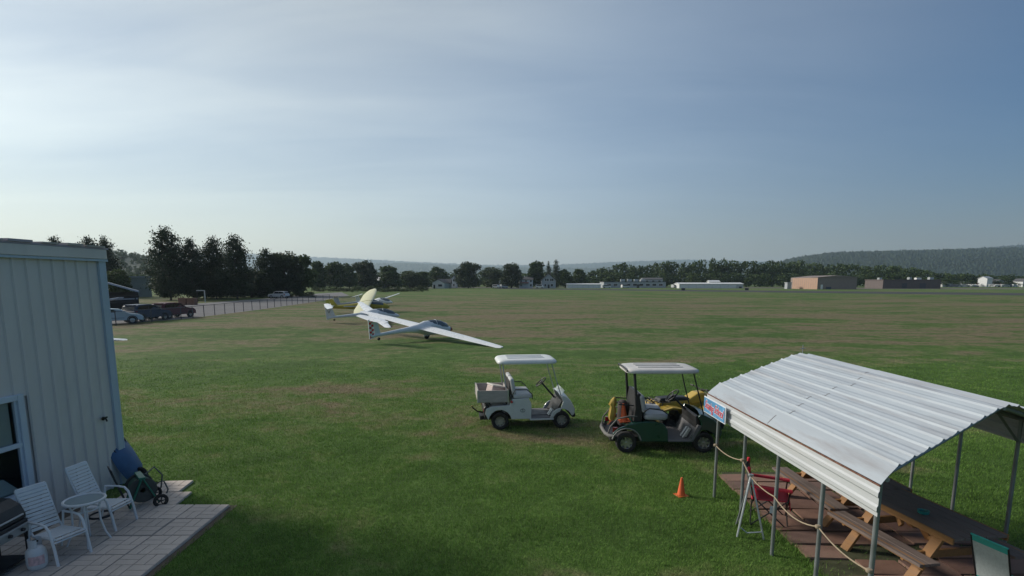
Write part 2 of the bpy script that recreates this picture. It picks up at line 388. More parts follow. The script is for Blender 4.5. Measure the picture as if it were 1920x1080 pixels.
# the tall pines by the parking area
tree('pine_tree', 'tallest dark pine beyond the parked cars', 318, 424, 118, 84, 'pine0')
tree('pine_tree', 'second tall pine, its crown joining the tallest one', 360, 446, 122, 62, 'pine1')
tree('pine_tree', 'dark pine just past the stacked wooden crates, nearer the shed of its pair', 404, 443, 126, 66, 'pine2')
tree('pine_tree', 'dark pine with a broad round top, farther from the shed of its pair', 443, 440, 124, 74, 'pine0', rz=2.1)
tree('pine_tree', 'shaggy pine standing nearest the silver car under the trees', 502, 466, 142, 60, 'pine1', rz=4.0)
tree('broadleaf_tree', 'big bushy tree behind the silver car', 535, 472, 146, 66, 'round')
tree('broadleaf_tree', 'bushy tree at the outer end of the dark group behind the silver car', 565, 478, 152, 52, 'broad0')
tree('broadleaf_tree', 'low dark tree filling the gap between the tall pines', 382, 500, 132, 90, 'round', rz=1)
tree('broadleaf_tree', 'low dark tree between the pines and the bushy group', 470, 505, 138, 80, 'round', rz=2)
tree('broadleaf_tree', 'yellowish green young tree over the slanted lean-to roof', 222, 500, 100, 50, 'pale')
for u, vt, w, lb in ((22, 456, 22, 'small tree tip above the shed roof close to the picture edge'), (109, 443, 34, 'lone round tree tip above the middle of the shed roof'),
                     (172, 444, 42, 'bushy pine tip above the shed roof, farther from the corner'), (204, 443, 30, 'thin pine tip above the corner of the shed roof')):
    tree('pine_tree', lb, u, vt, 135, w*1.7, 'pine%d' % (u % 3), 'tree tips above the shed roof')
# trees along the far edge of the field
for u, vt, D, w, var, lb in (
    (598, 488, 255, 40, 'broad1', 'leafy tree just past the dark group behind the silver car'),
    (630, 489, 262, 46, 'broad3', 'broad leafy tree above the yellow glider tail'),
    (655, 494, 270, 34, 'broad0', 'leafy tree above the far white glider'),
    (684, 489, 280, 48, 'round', 'tall broad tree beside the dark house with a white gable'),
    (728, 496, 300, 50, 'broad2', 'sloping leafy tree behind the dark house with a white gable'),
    (768, 505, 310, 40, 'pale', 'pale green tree between the dark gabled house and the white bungalow'),
    (792, 508, 316, 36, 'broad1', 'small leafy tree next to the white bungalow'),
    (822, 499, 352, 44, 'broad4', 'peaked tree right behind the white bungalow'),
    (878, 491, 330, 50, 'round', 'large round dark tree between two white houses'),
    (922, 498, 360, 42, 'pale', 'hazy pale tree beyond the large round dark tree'),
    (959, 493, 335, 38, 'round', 'smaller round dark tree beside the house with the red porch roof'),
    (1007, 487, 345, 42, 'broad2', 'pointed dark tree behind the grey gabled house'),
    (1028, 488, 356, 17, 'spruce', 'thin spruce tip next to the grey gabled house'),
    (1042, 485, 352, 24, 'spruce', 'ragged spruce towering over the grey gabled house'),
    (1060, 505, 350, 30, 'broad0', 'low tree between the grey gabled house and the tall white pole'),
    (1086, 503, 352, 34, 'broad1', 'rounded tree standing behind the tall white pole'),
    ):
    tree('spruce_tree' if var == 'spruce' else 'broadleaf_tree', lb, u, vt, D, w, var, 'trees along the far edge of the field')
# the wood behind the far hangars: reads as one mass
def wood(name, rows, seed, m, base=None):
    rg = np.random.default_rng(seed); Vs = []; Qs = []; n0 = 0
    for (u, vt, D, w, *zb) in rows:
        V, Q = lobed_crown(int(rg.integers(1e6)), 620, .05, .02, 14, .47)
        h = A(u, vt, D).z if not zb else zb[1]; ww = w/F*D; x = A(u, 530, D).x
        V = V*np.array([ww, ww, h])+np.array([x, D, zb[0] if zb else 0]); Vs.append(V); Qs.append(Q+n0); n0 += len(V)
    o = bpy.data.objects.new(name, np_mesh(name, np.concatenate(Vs), np.concatenate(Qs), m)); C.objects.link(o); return kind(o, 'stuff')
rg = random.Random(5); rows = []
prof = [(560,512),(700,510),(800,508),(900,512),(1000,512),(1070,508),(1108,507),(1130,500),(1150,495),(1165,494),(1200,497),(1225,495),(1250,487),(1270,492),(1300,486),(1320,481),(1340,486),(1355,483),(1380,489),(1410,490),(1440,486),(1465,489),(1500,488),(1540,494),(1580,492),(1610,494),(1650,496),(1690,500),(1720,503),(1760,512),(1800,514),(1850,514),(1920,516),(2050,514)]
def pv(u):
    for (a, b), (c, d) in zip(prof, prof[1:]):
        if a <= u <= c: return b+(d-b)*(u-a)/(c-a)
    return prof[-1][1]
u = 560
while u < 2050:
    rows.append((u, pv(u)+rg.uniform(-2.5,3), rg.uniform(415,450), rg.uniform(30,44))); u += rg.uniform(9,15)
for u in range(565, 2050, 22): rows.append((u+rg.uniform(-6,6), max(pv(u)+9, 508)+rg.uniform(0,7), rg.uniform(395,410), rg.uniform(32,46)))
tag(wood('treeline', rows, 7, M_leaf), 'dark wood of broadleaf trees behind the far hangars', 'wood')
tag(wood('underbrush', [(x, 538+rg.uniform(-3,2), 205+rg.uniform(0,25), rg.uniform(16,30)) for x in range(590, 800, 9)], 8, M_leaf_pale), 'low hedge of brush along the road beyond the gliders', 'hedge')
tag(wood('underbrush', [(x, 549+rg.uniform(-4,4), 138+rg.uniform(0,8), rg.uniform(22,36)) for x in range(380, 590, 10)], 9, M_leaf_dark), 'dark undergrowth under the pines and the bushy trees', 'undergrowth')

# ------------------------------------------------------------------ wooded hills
M_hill = leaf_mat('hill_forest', (.012,.024,.013), (.030,.050,.025), 0)
def hill(name, ridge, D0, D1, seed, bump, du):
    rg = np.random.default_rng(seed); us = np.arange(ridge[0][0], ridge[-1][0]+1, du)
    zr = np.array([A(960, float(np.interp(u, [r[0] for r in ridge], [r[1] for r in ridge])), D1).z for u in us])
    ts = np.concatenate([np.linspace(0,1,110), [1.08,1.3]]); V = []; nu = len(us)
    for t in ts:
        D = D0+(D1-D0)*t; s = t*t*(3-2*t) if t <= 1 else 1-(t-1)*2.2
        z = np.maximum(zr, 0)*s+rg.normal(size=nu)*bump*(.5+min(t,1)*.5)*(1 if t > 0.01 else 0)
        DD = D+rg.normal(size=nu)*bump
        V.append(np.stack([(us-960)/F*DD, DD, z-(2 if t < .01 else 0)], 1))
    V = np.concatenate(V); i = np.arange(len(ts)-1)[:,None]*nu+np.arange(nu-1)[None,:]; i = i.ravel()
    o = bpy.data.objects.new(name, np_mesh(name, V, np.stack([i, i+1, i+nu+1, i+nu],1), M_hill)); C.objects.link(o); return kind(o, 'structure')
hill('wooded_hill', [(-500,440),(0,456),(130,462),(215,474),(285,488),(360,500),(470,520),(560,530)], 300, 680, 1, .45, 2.4)
hill('far_hill', [(380,478),(470,478),(560,482),(640,486),(720,490),(800,494),(900,499),(1000,499),(1070,497),(1160,493),(1280,489),(1400,492),(1600,500)], 6000, 8400, 2, 11, 1.3)
hill('far_hill', [(540,500),(640,497),(760,495),(860,500),(960,503),(1100,505),(1180,505),(1260,500)], 4200, 5600, 3, 8, 1.3)
hill('wooded_hill', [(1380,512),(1430,500),(1475,487),(1530,479),(1560,476),(1640,474),(1720,472),(1830,469),(1920,467),(2100,462),(2300,462)], 1100, 2300, 4, 4.0, 1.6)
hill('far_hill', [(1640,480),(1760,473),(1840,466),(1920,460),(2060,452),(2300,450)], 3000, 4300, 5, 7, 1.3)

hr_ = [(-500,440),(0,456),(130,462),(215,474),(285,488),(360,500),(470,520),(560,530)]
hrows = []
for i in range(260):
    u = rg.uniform(190, 330); tt_ = rg.uniform(0,1); D = 300+380*tt_; zr_ = A(960, float(np.interp(u, [q[0] for q in hr_], [q[1] for q in hr_])), 680).z
    hrows.append((u, 0, D, rg.uniform(9,15)*500/D, max(0, zr_*tt_*tt_*(3-2*tt_)-2.5), rg.uniform(5,8.5)))
tag(wood('hillside_trees', hrows, 21, M_leaf), 'broadleaf trees covering the near hill beside the tall pines', 'wood')
# ------------------------------------------------------------------ haze
hb = B().box((0, 4450, 164), (18800, 9700, 330))
M_haze = bpy.data.materials.new('summer_haze'); M_haze.use_nodes = True
nt = M_haze.node_tree; nt.nodes.remove(nt.nodes['Principled BSDF'])
pvn = nt.nodes.new('ShaderNodeVolumePrincipled'); pvn.inputs['Color'].default_value = (.68, .84, 1.0, 1); pvn.inputs['Density'].default_value = .00011; pvn.inputs['Anisotropy'].default_value = .3
nt.links.new(pvn.outputs[0], nt.nodes['Material Output'].inputs['Volume'])
ho = hb.build('haze', M_haze); kind(ho, 'stuff'); ho.display_type = 'WIRE'

# ------------------------------------------------------------------ far buildings
M_wht = mat('white_siding', (.62,.63,.64), .7, .1, 1.5)
M_gry = mat('grey_siding', (.36,.38,.41), .8, .12, 1)
M_navy = mat('dark_blue_siding', (.06,.075,.11), .8, .15, 1)
M_tan = mat('tan_metal_siding', (.40,.25,.18), .6, .08, .6)
M_tanw = mat('grey_tan_siding', (.25,.20,.18), .7, .08, .6)
M_brown = mat('brown_brick_far', (.13,.105,.10), .85, .15, .8)
M_roofd = mat('dark_shingle', (.08,.08,.09), .9, .2, 2)
M_roofr = mat('red_roof', (.22,.07,.06), .85, .2, 2)
M_winf = mat('window_glass_far', (.03,.035,.045), .15, .1, 1, spec=.6)
M_silver = mat('galvanised_sheet', (.45,.47,.48), .45, .1, 2, metal=.6)
M_door = mat('white_paint_far', (.7,.7,.7), .6, .06, 2)
def pxw(px, D): return px/F*D
def house(name, label, u, vbase, W, Dp, hw, hr, wall, roof, gable='front', wins=(), doors=(), yaw=0, group=None, cat='house', chimney=False, porch=None, D=None, eave=.35, units=0):
    """W wide, Dp deep, walls hw high, roof hr higher; gable faces the viewer or the sides"""
    g = G(u, vbase); D = D or g.y; p = Vector(((u-960)/F*D, D, 0))
    t = thing(name, label, cat, p, yaw, group)
    a, d = W/2, Dp
    if gable == 'front':
        B().prism([(-a,-.2),(a,-.2),(a,hw),(0,hw+hr),(-a,hw)], 0, d).build('wall', wall, t)
        b = B()
        for s in (-1, 1):
            x1 = s*(a+eave); z1 = hw-eave*hr/a
            b.add([(0,-eave,hw+hr+.02),(x1,-eave,z1+.02),(x1,d+eave,z1+.02),(0,d+eave,hw+hr+.02),(0,-eave,hw+hr+.2),(x1,-eave,z1+.2),(x1,d+eave,z1+.2),(0,d+eave,hw+hr+.2)],
                  [(0,1,2,3),(4,5,6,7),(0,1,5,4),(1,2,6,5),(2,3,7,6)])
        rf = b.build('roof', roof, t)
    elif gable == 'side':
        b = B(); b.add([(-a,0,-.2),(a,0,-.2),(a,0,hw),(-a,0,hw),(-a,d,-.2),(a,d,-.2),(a,d,hw),(-a,d,hw),(-a,d/2,hw+hr),(a,d/2,hw+hr)],
                       [(0,1,2,3),(5,4,7,6),(1,5,6,9,2),(4,0,3,8,7)]); b.build('wall', wall, t)
        b = B()
        for y0 in (-eave, d+eave):
            z1 = hw-eave*hr/(d/2)
            b.add([(-a-eave,y0,z1+.02),(a+eave,y0,z1+.02),(a+eave,d/2,hw+hr+.02),(-a-eave,d/2,hw+hr+.02),(-a-eave,y0,z1+.2),(a+eave,y0,z1+.2),(a+eave,d/2,hw+hr+.2),(-a-eave,d/2,hw+hr+.2)],
                  [(3,2,1,0),(4,5,6,7),(0,1,5,4),(1,2,6,5),(2,3,7,6),(3,0,4,7)])
        rf = b.build('roof', roof, t)
    else:
        B().box((0,d/2,hw/2-.1),(W,d,hw+.2)).build('wall', wall, t)
        rf = B().box((0,d/2,hw+.15),(W+.5,d+.5,.3)).build('roof', roof, t)
    for x, z, w, h in wins:
        f = B().box((x,-.04,z),(w+.3,.08,h+.3)).build('window', M_door, t); B().box((x,-.10,z),(w,.04,h)).build('pane', M_winf, f)
    for x, w, h, m in doors: B().box((x,-.05,h/2),(w,.1,h)).build('door', m, t)
    if chimney: B().box((a*.3,d*.5,hw+hr+.3),(.7,.7,1.6)).build('chimney', M_brown, rf)
    if porch:
        x, w, h, m = porch
        pr = B().add([(x-w/2,-2,h-.5),(x+w/2,-2,h-.5),(x+w/2,-.05,h),(x-w/2,-.05,h),(x-w/2,-2,h-.35),(x+w/2,-2,h-.35),(x+w/2,-.05,h+.15),(x-w/2,-.05,h+.15)],[(3,2,1,0),(4,5,6,7),(0,1,5,4),(1,2,6,5),(3,0,4,7)]).build('porch_roof', m, t)
        for s in (-1,0,1): B().box((x+s*(w/2-.2),-1.8,(h-.5)/2),(.15,.15,h-.5)).build('porch_post', M_door, pr)
    for i in range(units):
        x = -a*.35+i*W*.11; B().box((x,d*.3,hw+1.0),(2.6,2.2,1.5)).build('rooftop_unit', M_silver, t, bevel=.05)
    return t
k = 330/F
house('house', 'dark house with a bright white gable among the far trees', 715, 537, 20*k, 9, 4.2, 2.2, M_navy, M_door, 'side', [(-2,1.8,1,1.4),(2,1.8,1,1.4)], D=300)
house('white_bungalow', 'low white bungalow at the field edge with a wide grey roof', 823, 540.5, 24*k, 10, 3.1, 1.9, M_wht, M_roofd, 'front', [(1.2,1.7,2.4,1.2)], [(-2.4,1,2.1,M_winf)], D=322, yaw=R(-16))
house('grey_wing_house', 'grey side wing joined behind the white bungalow', 834, 540, 22*k, 8, 2.8, 2.4, M_gry, M_roofd, 'side', [(-1.5,1.6,.8,1.2),(1.4,1.6,.8,1.2)], D=328)
house('house', 'small white house half hidden by the large round dark tree', 852, 538, 10*k, 9, 5.4, 2, M_wht, M_roofd, 'front', [(0,1.8,.8,1.3),(0,4.6,.8,1.3)], D=345)
house('house', 'white house next to the smaller round dark tree', 944, 538.5, 17*k, 9, 4.2, 2.2, M_wht, M_roofd, 'front', [(-1.3,1.9,1,1.4),(1.4,1.9,1,1.4),(0,4.5,.9,1.1)], D=338, porch=(0,5,2.9,M_roofd))
house('house', 'white house with a red porch roof', 986, 538.5, 26*k, 9, 5.0, 1.6, M_wht, M_roofd, 'side', [(-2.9,1.7,1,1.3),(2.9,1.7,1,1.3),(-2.9,4.2,1,1.1),(0,4.2,1,1.1),(2.9,4.2,1,1.1)], D=338, porch=(-1.2,5.6,3.4,M_roofr), chimney=True)
house('house', 'tall grey gabled house with paired upper windows beside the spruces', 1028, 538.5, 27*k, 10, 4.6, 3.6, M_gry, M_roofd, 'front', [(-1.7,4.9,.9,1.5),(-.5,4.9,.9,1.5),(1.3,4.9,.9,1.5),(2.4,4.9,.9,1.5),(-2,1.7,1,1.4),(1.9,1.7,1.4,1.4)], [(0,1,2.1,M_winf)], D=336, chimney=True)
house('storage_hangar', 'long low white hangar beside the tall white pole', 1094, 538.4, 62*k, 9, 2.1, .5, M_wht, M_wht, 'side', (), [(i*3.1-8.4,2.6,1.7,M_door) for i in range(6)], D=332, cat='hangar')
house('terminal_building', 'long low dark terminal building with rooftop units', 1188, 538, 122*330/F*1.0, 16, 3.6, 0, M_gry, M_roofd, 'flat', [(-16+i*4.0,1.9,2.4,1.3) for i in range(9)], [(2,1.6,2.2,M_winf),(-6,1.6,2.2,M_winf)], D=350, cat='building', units=4)
house('terminal_block', 'grey gabled upper block on the terminal building end', 1222, 538, 40*k, 12, 5.2, 1.0, M_gry, M_roofd, 'side', [(-4,4.2,1.6,.8),(0,4.2,1.6,.8),(4,4.2,1.6,.8)], D=372, cat='building')
house('storage_hangar', 'longest low white hangar with a bare metal end', 1330, 539, 118*k, 10, 2.4, .7, M_wht, M_wht, 'side', (), [(i*4.6-15.5,4.2,1.9,M_door) for i in range(7)]+[(16.4,3.6,1.95,M_silver)], D=328, cat='hangar')
house('hut', 'small white hut rising behind the longest low hangar', 1336, 538, 20*k, 5, 3.6, .9, M_wht, M_wht, 'side', [(-1.6,3.0,.8,.6),(1.6,3.0,.8,.6)], D=346, cat='hut')
# tan hangar: sliding door face catches the light, long grey-tan side
gh = G(1541, 542.5); hg = thing('aircraft_hangar', 'tan metal hangar with a big ribbed door, largest at the field edge', 'hangar', gh, R(0))
s = gh.y/F
xa, xb, xc = (1480-1541)*s, (1532-1541)*s, (1605-1541)*s
B().box(((xb+xc)/2,13,2.9),(xc-xb,26,6.2)).build('side_wall', M_tanw, hg)
B().add([(xb-.3,-.4,6.0),(xc+.4,-.4,6.0),(xc+.4,26.2,6.0),(xb-.3,26.2,6.0),((xb+xc)/2,-.4,7.0),((xb+xc)/2,26.2,7.0)],[(0,1,4),(3,5,2),(0,4,5,3),(1,2,5,4)]).build('roof', M_tanw, hg)
dvx = Vector(((1480-960)/F*(gh.y+24)-gh.x-xb, 24, 0)); nd = 12
for i in range(nd):
    p = Vector((xb,0,0))+dvx*(i+.06)/nd; q = Vector((xb,0,0))+dvx*(i+.94)/nd
    B().add([(p.x,p.y-.12,0),(q.x,q.y-.12,0),(q.x,q.y-.12,5.6),(p.x,p.y-.12,5.75),(p.x+.2,p.y+.3,0),(q.x+.2,q.y+.3,0),(q.x+.2,q.y+.3,5.6),(p.x+.2,p.y+.3,5.75)],[(0,1,2,3),(4,7,6,5),(0,4,5,1),(1,5,6,2),(2,6,7,3),(3,7,4,0)]).build('door_panel', M_tan, hg)
e = Vector((xb,0,0))+dvx
B().add([(xb,.25,0),(e.x,e.y+.25,0),(e.x,e.y+.25,5.9),(xb,.25,6.0),(xb,25.9,0),(e.x,25.9,0),(e.x,25.9,5.9),(xb,25.9,6.0)],[(0,1,2,3),(0,4,5,1),(1,5,6,2),(2,6,7,3),(3,7,4,0)]).build('front_wall', M_tanw, hg)
B().box((xb+2.2,-.06,1.2),(1.1,.1,2.3)).build('side_door', M_door, hg)
B().box((xb+5.4,-.5,.6),(2.2,.8,1.2)).build('electrical_cabinet', M_navy, hg)
house('shed', 'pale shed box beside the tan hangar door', 1475, 542, 7*k, 3, 3.2, 0, M_gry, M_gry, 'flat', D=300, cat='shed')
house('brick_building', 'long brown building behind the tan hangar', 1702, 541.2, 108*310/F, 16, 4.7, 0, M_brown, M_brown, 'flat', (), [(-4,2.6,3,M_roofd),(6,3.4,3,M_roofd)], D=312, cat='building')
for i, (u, w) in enumerate(((1652,5),(1708,4),(1724,9),(1748,7))):
    o = B().box((0,0,.5),(pxw(w,315),2,1.0+.5*(i%2))).build('rooftop_unit', M_silver if i != 2 else M_door, bpy.data.objects['brick_building'], loc=((u-1702)*312/F,5,5.0))
tag(B().tube([(0,0,0),(0,0,8.5)], [.16,.10], 8).build('flag_pole', M_door, loc=G(1069,538.4)), 'tall white pole at the end of the low white hangar', 'pole')
# parked aircraft, vans and houses at the far corner
for i, (u, w, hw, hr, wl) in enumerate(((1768,18,2.6,1.0,M_wht),(1806,12,2.5,1.2,M_gry),(1836,12,4.2,1.6,M_wht),(1846,10,6.0,1.4,M_wht),(1866,16,3.6,1.6,M_gry),(1900,22,3.0,1.5,M_gry),(1914,12,4.2,1.6,M_wht))):
    labs = ('low pale shed beside the long brown building', 'small grey house past the parked vans', 'white gabled house in the far cluster', 'tallest white house of the far cluster', 'grey gabled house beside the tallest white house', 'wide grey house by the picture edge at the far corner', 'white house closest to the picture edge in the far cluster')
    house('house', labs[i], u, 540, w*405/F, 8, hw, hr, wl, (M_roofd, M_silver)[i % 2], ('front','side')[i % 2], [(-1,1.6,.8,1)], D=400+8*(i % 3))
def van(u, D, m, lab, yaw=0):
    t = thing('parked_van', lab, 'van', ((u-960)/F*D, D, 0), yaw, 'vehicles at the far corner of the field')
    B().prism([(-2.4,.35),(2.4,.35),(2.4,1.1),(1.7,1.3),(1.2,2.0),(-2.3,2.05),(-2.4,1.9)], -.9, .9).build('body', m, t, bevel=.08)
    B().prism([(1.25,1.25),(1.62,1.25),(1.2,1.85),(-1.9,1.85),(-1.9,1.25)], -.93, .93).build('window', M_winf, t)
    for x in (-1.5,1.5):
        for y in (-.85,.85): B().lathe([(.02,-.1),(.34,-.1),(.34,.1),(.02,.1)], 12, Matrix.Translation((x,y,.34)) @ Matrix.Rotation(math.pi/2,4,'X')).build('wheel', M_winf, t)
FARV = ['tiny dark blue vehicle next to the low pale shed at the far corner', 'tiny silver vehicle in the row of far vans by the brown building', 'tiny white van third along the far row from the brown building', 'tiny white van before the small grey house at the far corner', None, 'tiny white van at the foot of the tallest far house', 'tiny silver vehicle past the grey gabled house at the far corner', 'tiny dark blue vehicle near the wide grey far house', 'tiny white van beside the wide grey far house', None, 'tiny white vehicle beneath the hazy pale tree', 'tiny white vehicle at the foot of the tall grey gabled house', 'tiny white vehicle at the near end of the terminal building', 'tiny white vehicle before the middle of the terminal building', 'tiny white vehicle between the terminal and the longest white hangar']
cm = [M_door, M_silver, M_navy, M_gry, M_roofr]
for i, (u, m) in enumerate(((1781,2),(1789,1),(1799,0),(1813,0),(1822,3),(1853,0),(1876,1),(1884,2),(1892,0),(945,1),(931,0),(1012,0),(1136,0),(1170,0),(1262,0))):
    D = 392 if u > 1700 else (330 if u < 1050 else 336)
    van(u, D, cm[m], FARV[i] or 'tiny %s vehicle parked far across the field %s' % (('white','silver','dark blue','grey','red')[m], 'at its far corner' if u > 1700 else ('before the far houses' if u < 1050 else 'before the terminal')), R(20*((i % 5)-2)))
def lightplane(u, D, lab):
    t = thing('light_aircraft', lab, 'aircraft', ((u-960)/F*D, D, 0), R(200), 'light aircraft at the far corner')
    B().loft([[(x, r*math.cos(a), z+r*1.1*math.sin(a)) for a in np.linspace(0,2*math.pi,9)[:-1]] for x, r, z in ((-3.6,.12,1.3),(-1.5,.4,1.2),(.5,.62,1.25),(1.8,.5,1.15),(2.8,.3,1.1))]).build('fuselage', M_door, t, 40)
    B().box((.5,0,1.95),(1.5,10,.16)).build('wing', M_door, t, bevel=.05)
    B().box((-3.4,0,1.35),(.8,3,.1)).build('tailplane', M_door, t); B().prism([(-3.9,1.3),(-2.9,1.3),(-3.5,2.6),(-3.95,2.6)], -.06, .06).build('fin', M_roofr, t)
    for y in (-1.1,1.1,0): B().tube([(.4 if y else 2.3,y*.5,1.0),(.4 if y else 2.3,y,.2)], .05, 6).build('gear_leg', M_silver, t); B().lathe([(.02,-.07),(.2,-.07),(.2,.07),(.02,.07)],10,Matrix.Translation((.4 if y else 2.3,y,.2)) @ Matrix.Rotation(math.pi/2,4,'X')).build('wheel', M_winf, t)
lightplane(1817, 388, 'white light aircraft parked among the far vans'); lightplane(1860, 386, 'white light aircraft before the far grey gabled house')
# runway marker boxes and a thin marker post
for u, v, lb in ((1281, 545.8, 'small dark runway marker nearer the long white hangar'), (1400, 545.6, 'wider dark runway marker near the bare metal hangar end'), (1388, 541.5, 'tiny dark box at the bare metal hangar end')):
    g = G(u, v); t = thing('runway_marker', lb, 'marker', g)
    B().box((0,0,.75),(1.5,.2,.9)).build('panel', M_winf, t); B().tube([(-.5,0,0),(-.5,0,.4)],.04,6).build('leg', M_silver, t); B().tube([(.5,0,0),(.5,0,.4)],.04,6).build('leg', M_silver, t)

# ------------------------------------------------------------------ behind the shed: lean-to, warehouse, crates, fence
g = A(250, 560, 140); t = thing('warehouse', 'grey flat-roofed warehouse behind the pines', 'warehouse', (g.x, 140, 0), R(34))
hw_ = A(255, 521, 140).z
M_ware = mat('grey_green_block', (.30,.31,.27), .85, .12, .8)
B().box((-1.5,3,hw_/2),(11,6,hw_)).build('wall', M_ware, t); B().box((-1.5,3,hw_+.2),(11.6,6.6,.4)).build('parapet', mat('parapet_grey', (.32,.33,.33), .8, .1, 1), t)
D = 74; px = D/F
t = thing('lean_to', 'open lean-to with a slanted roof beside the parked cars', 'shed', ((238-960)*px, D, 0), R(34.5))
zt = A(200, 527, D).z; zr = A(262, 549, D).z; x0, x1 = (160-238)*px, (262-238)*px; zl = zt+(zt-zr)/(262-200)*40
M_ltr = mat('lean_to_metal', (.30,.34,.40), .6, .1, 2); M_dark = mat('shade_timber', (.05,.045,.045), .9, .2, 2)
B().add([(x0,0,zl),(x1,0,zr),(x1,7,zr),(x0,7,zl),(x0,0,zl+.22),(x1,0,zr+.22),(x1,7,zr+.22),(x0,7,zl+.22)],[(3,2,1,0),(4,5,6,7),(0,1,5,4),(1,2,6,5),(2,3,7,6),(3,0,4,7)]).build('roof', M_ltr, t)
for x in (x0+.3,(x0+x1)/2,x1-.5):
    for y in (.3,6.7): B().box((x,y,(zr+(zl-zr)*(x1-x)/(x1-x0))/2),(.14,.14,zr+(zl-zr)*(x1-x)/(x1-x0))).build('post', M_dark, t)
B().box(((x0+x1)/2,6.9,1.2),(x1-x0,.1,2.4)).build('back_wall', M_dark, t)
for i, (z, dz) in enumerate(((.9,.35),(1.35,.25),(1.8,.1))):
    tag(B().beam((x0+.2,1+.5*i,z),(x1-.4+.2*i,1+.5*i,z+dz),1.2,.16).build('stored_boom', (M_dark,M_gry,M_dark)[i], loc=t.location, rot=(0,0,R(34.5))), ('lowest','middle','topmost')[i]+' of the long beams stored under the lean-to', 'beam')
o = tag(B().prism([(-2.4,.9),(2.2,1.75),(2.3,1.95),(-2.4,1.25)], -.5, .5).build('glider_trailer', M_ltr, bevel=.05, loc=(t.location.x+.1, D-4, 0)), 'pale slanted trailer ramp behind the light blue car', 'trailer')
B().lathe([(.02,-.1),(.32,-.1),(.32,.1),(.02,.1)],12,Matrix.Translation((-1,0,.32)) @ Matrix.Rotation(math.pi/2,4,'X')).build('wheel', M_winf, o)
B().box((-1,0,.75),(.12,.8,.9)).build('axle_frame', M_dark, o)
M_crate = mat('crate_wood', (.20,.11,.075), .85, .2, 3)
for u, lb in ((345, 'reddish wooden crate under the pines, the one closer to the parked cars'), (361, 'reddish wooden crate under the pines, the one farther from the parked cars')):
    g = G(u, 571.5); t = thing('wooden_crate', lb, 'crate', g, 0, 'crates under the pines')
    w = 13.5/F*g.y; h = 13/F*g.y
    for i in range(5): B().box((-w/2+w*(i+.5)/5,-w*.45,h/2),(w/5-.04,.05,h)).build('plank', M_crate, t)
    B().box((0,0,h/2-.02),(w-.06,w*.88,h-.04)).build('body', M_crate, t); B().box((0,-w*.45-.04,h-.12),(w,.05,.14)).build('rail', M_crate, t)
g = G(378, 567); t = thing('door_opening', 'thin pale metal door frame standing under the pines', 'frame', g)
hf = 22/F*g.y; wf = 14/F*g.y
B().box((wf/2,0,hf/2),(.16,.16,hf)).build('post', M_silver, t); B().box((-wf/2,0,hf/2),(.1,.1,hf)).build('post', M_dark, t); B().box((0,0,hf),(wf+.16,.16,.16)).build('top_bar', M_silver, t)
# fence
M_fence = mat('fence_pipe', (.10,.10,.11), .6, .1, 3, metal=.3)
M_mesh = bpy.data.materials.new('chain_link'); M_mesh.use_nodes = True
nt = M_mesh.node_tree; N = nt.nodes; L = nt.links
tr = N.new('ShaderNodeBsdfTransparent'); ms = N.new('ShaderNodeMixShader'); ms.inputs[0].default_value = .13
N['Principled BSDF'].inputs['Base Color'].default_value = (.18,.18,.19,1); L.new(tr.outputs[0], ms.inputs[1]); L.new(N['Principled BSDF'].outputs[0], ms.inputs[2]); L.new(ms.outputs[0], N['Material Output'].inputs[0])
fl = [(150,616),(218,611),(285,604),(340,599),(362,596.5),(383,593.5),(403,591),(422,588.5),(440,586),(457,584),(473,582),(488,580),(502,577.8),(515,576),(527,574.5),(538,573),(548,571.7),(558,570.4),(568,569.2),(579,568),(592,566.4),(606,564.8),(618,563.6)]
pts = [G(a, b) for a, b in fl]; fn = thing('chain_link_fence', 'long chain-link fence between the grass and the road', 'fence', pts[0])
for p in pts: B().tube([p-pts[0], p-pts[0]+Vector((0,0,1.25))], .045, 6).build('post', M_fence, fn)
B().tube([p-pts[0]+Vector((0,0,1.24)) for p in pts], .03, 6).build('top_rail', M_fence, fn)
b = B()
for p, q in zip(pts, pts[1:]):
    p = p-pts[0]; q = q-pts[0]; b.add([p+Vector((0,0,.05)), q+Vector((0,0,.05)), q+Vector((0,0,1.22)), p+Vector((0,0,1.22))], [(0,1,2,3)])
b.build('wire_mesh', M_mesh, fn)

# ------------------------------------------------------------------ cars
def wheel(t, x, y, r, w, out, m_rim, m_tyre, name='wheel', spokes=5):
    """wheel with its axle along y; out = +1/-1: the side that shows"""
    Mx = Matrix.Translation((x,y,r)) @ Matrix.Rotation(-math.pi/2*out,4,'X')
    ty = B().lathe([(r*.58,-w*.42),(r*.72,-w*.5),(r*.93,-w*.5),(r,-w*.36),(r,w*.36),(r*.93,w*.5),(r*.72,w*.5),(r*.58,w*.42),(r*.58,-w*.42)], 26, Mx).build(name, m_tyre, t, 35)
    b = B().lathe([(0,w*.12),(r*.5,w*.12),(r*.56,w*.40),(r*.62,w*.44),(r*.62,-w*.4)], 22, Mx)
    rm = b.build('rim', m_rim, ty, 35)
    b = B()
    for i in range(spokes):
        a = 2*math.pi*i/spokes; b.add([(.0+r*.10*math.cos(a+1.57),r*.10*math.sin(a+1.57),w*.36),(r*.10*math.cos(a-1.57),r*.10*math.sin(a-1.57),w*.36),(r*.58*math.cos(a-.12),r*.58*math.sin(a-.12),w*.42),(r*.58*math.cos(a+.12),r*.58*math.sin(a+.12),w*.42)],[(0,1,2,3)], Mx)
    b.lathe([(0,w*.46),(r*.14,w*.44),(r*.16,w*.3)], 12, Mx)
    b.build('spoke_face', m_rim, ty)
    return ty
M_tyre = mat('tyre_rubber', (.018,.018,.019), .85, .2, 8, dirt=(.10,.085,.06), dirt_amt=.5)
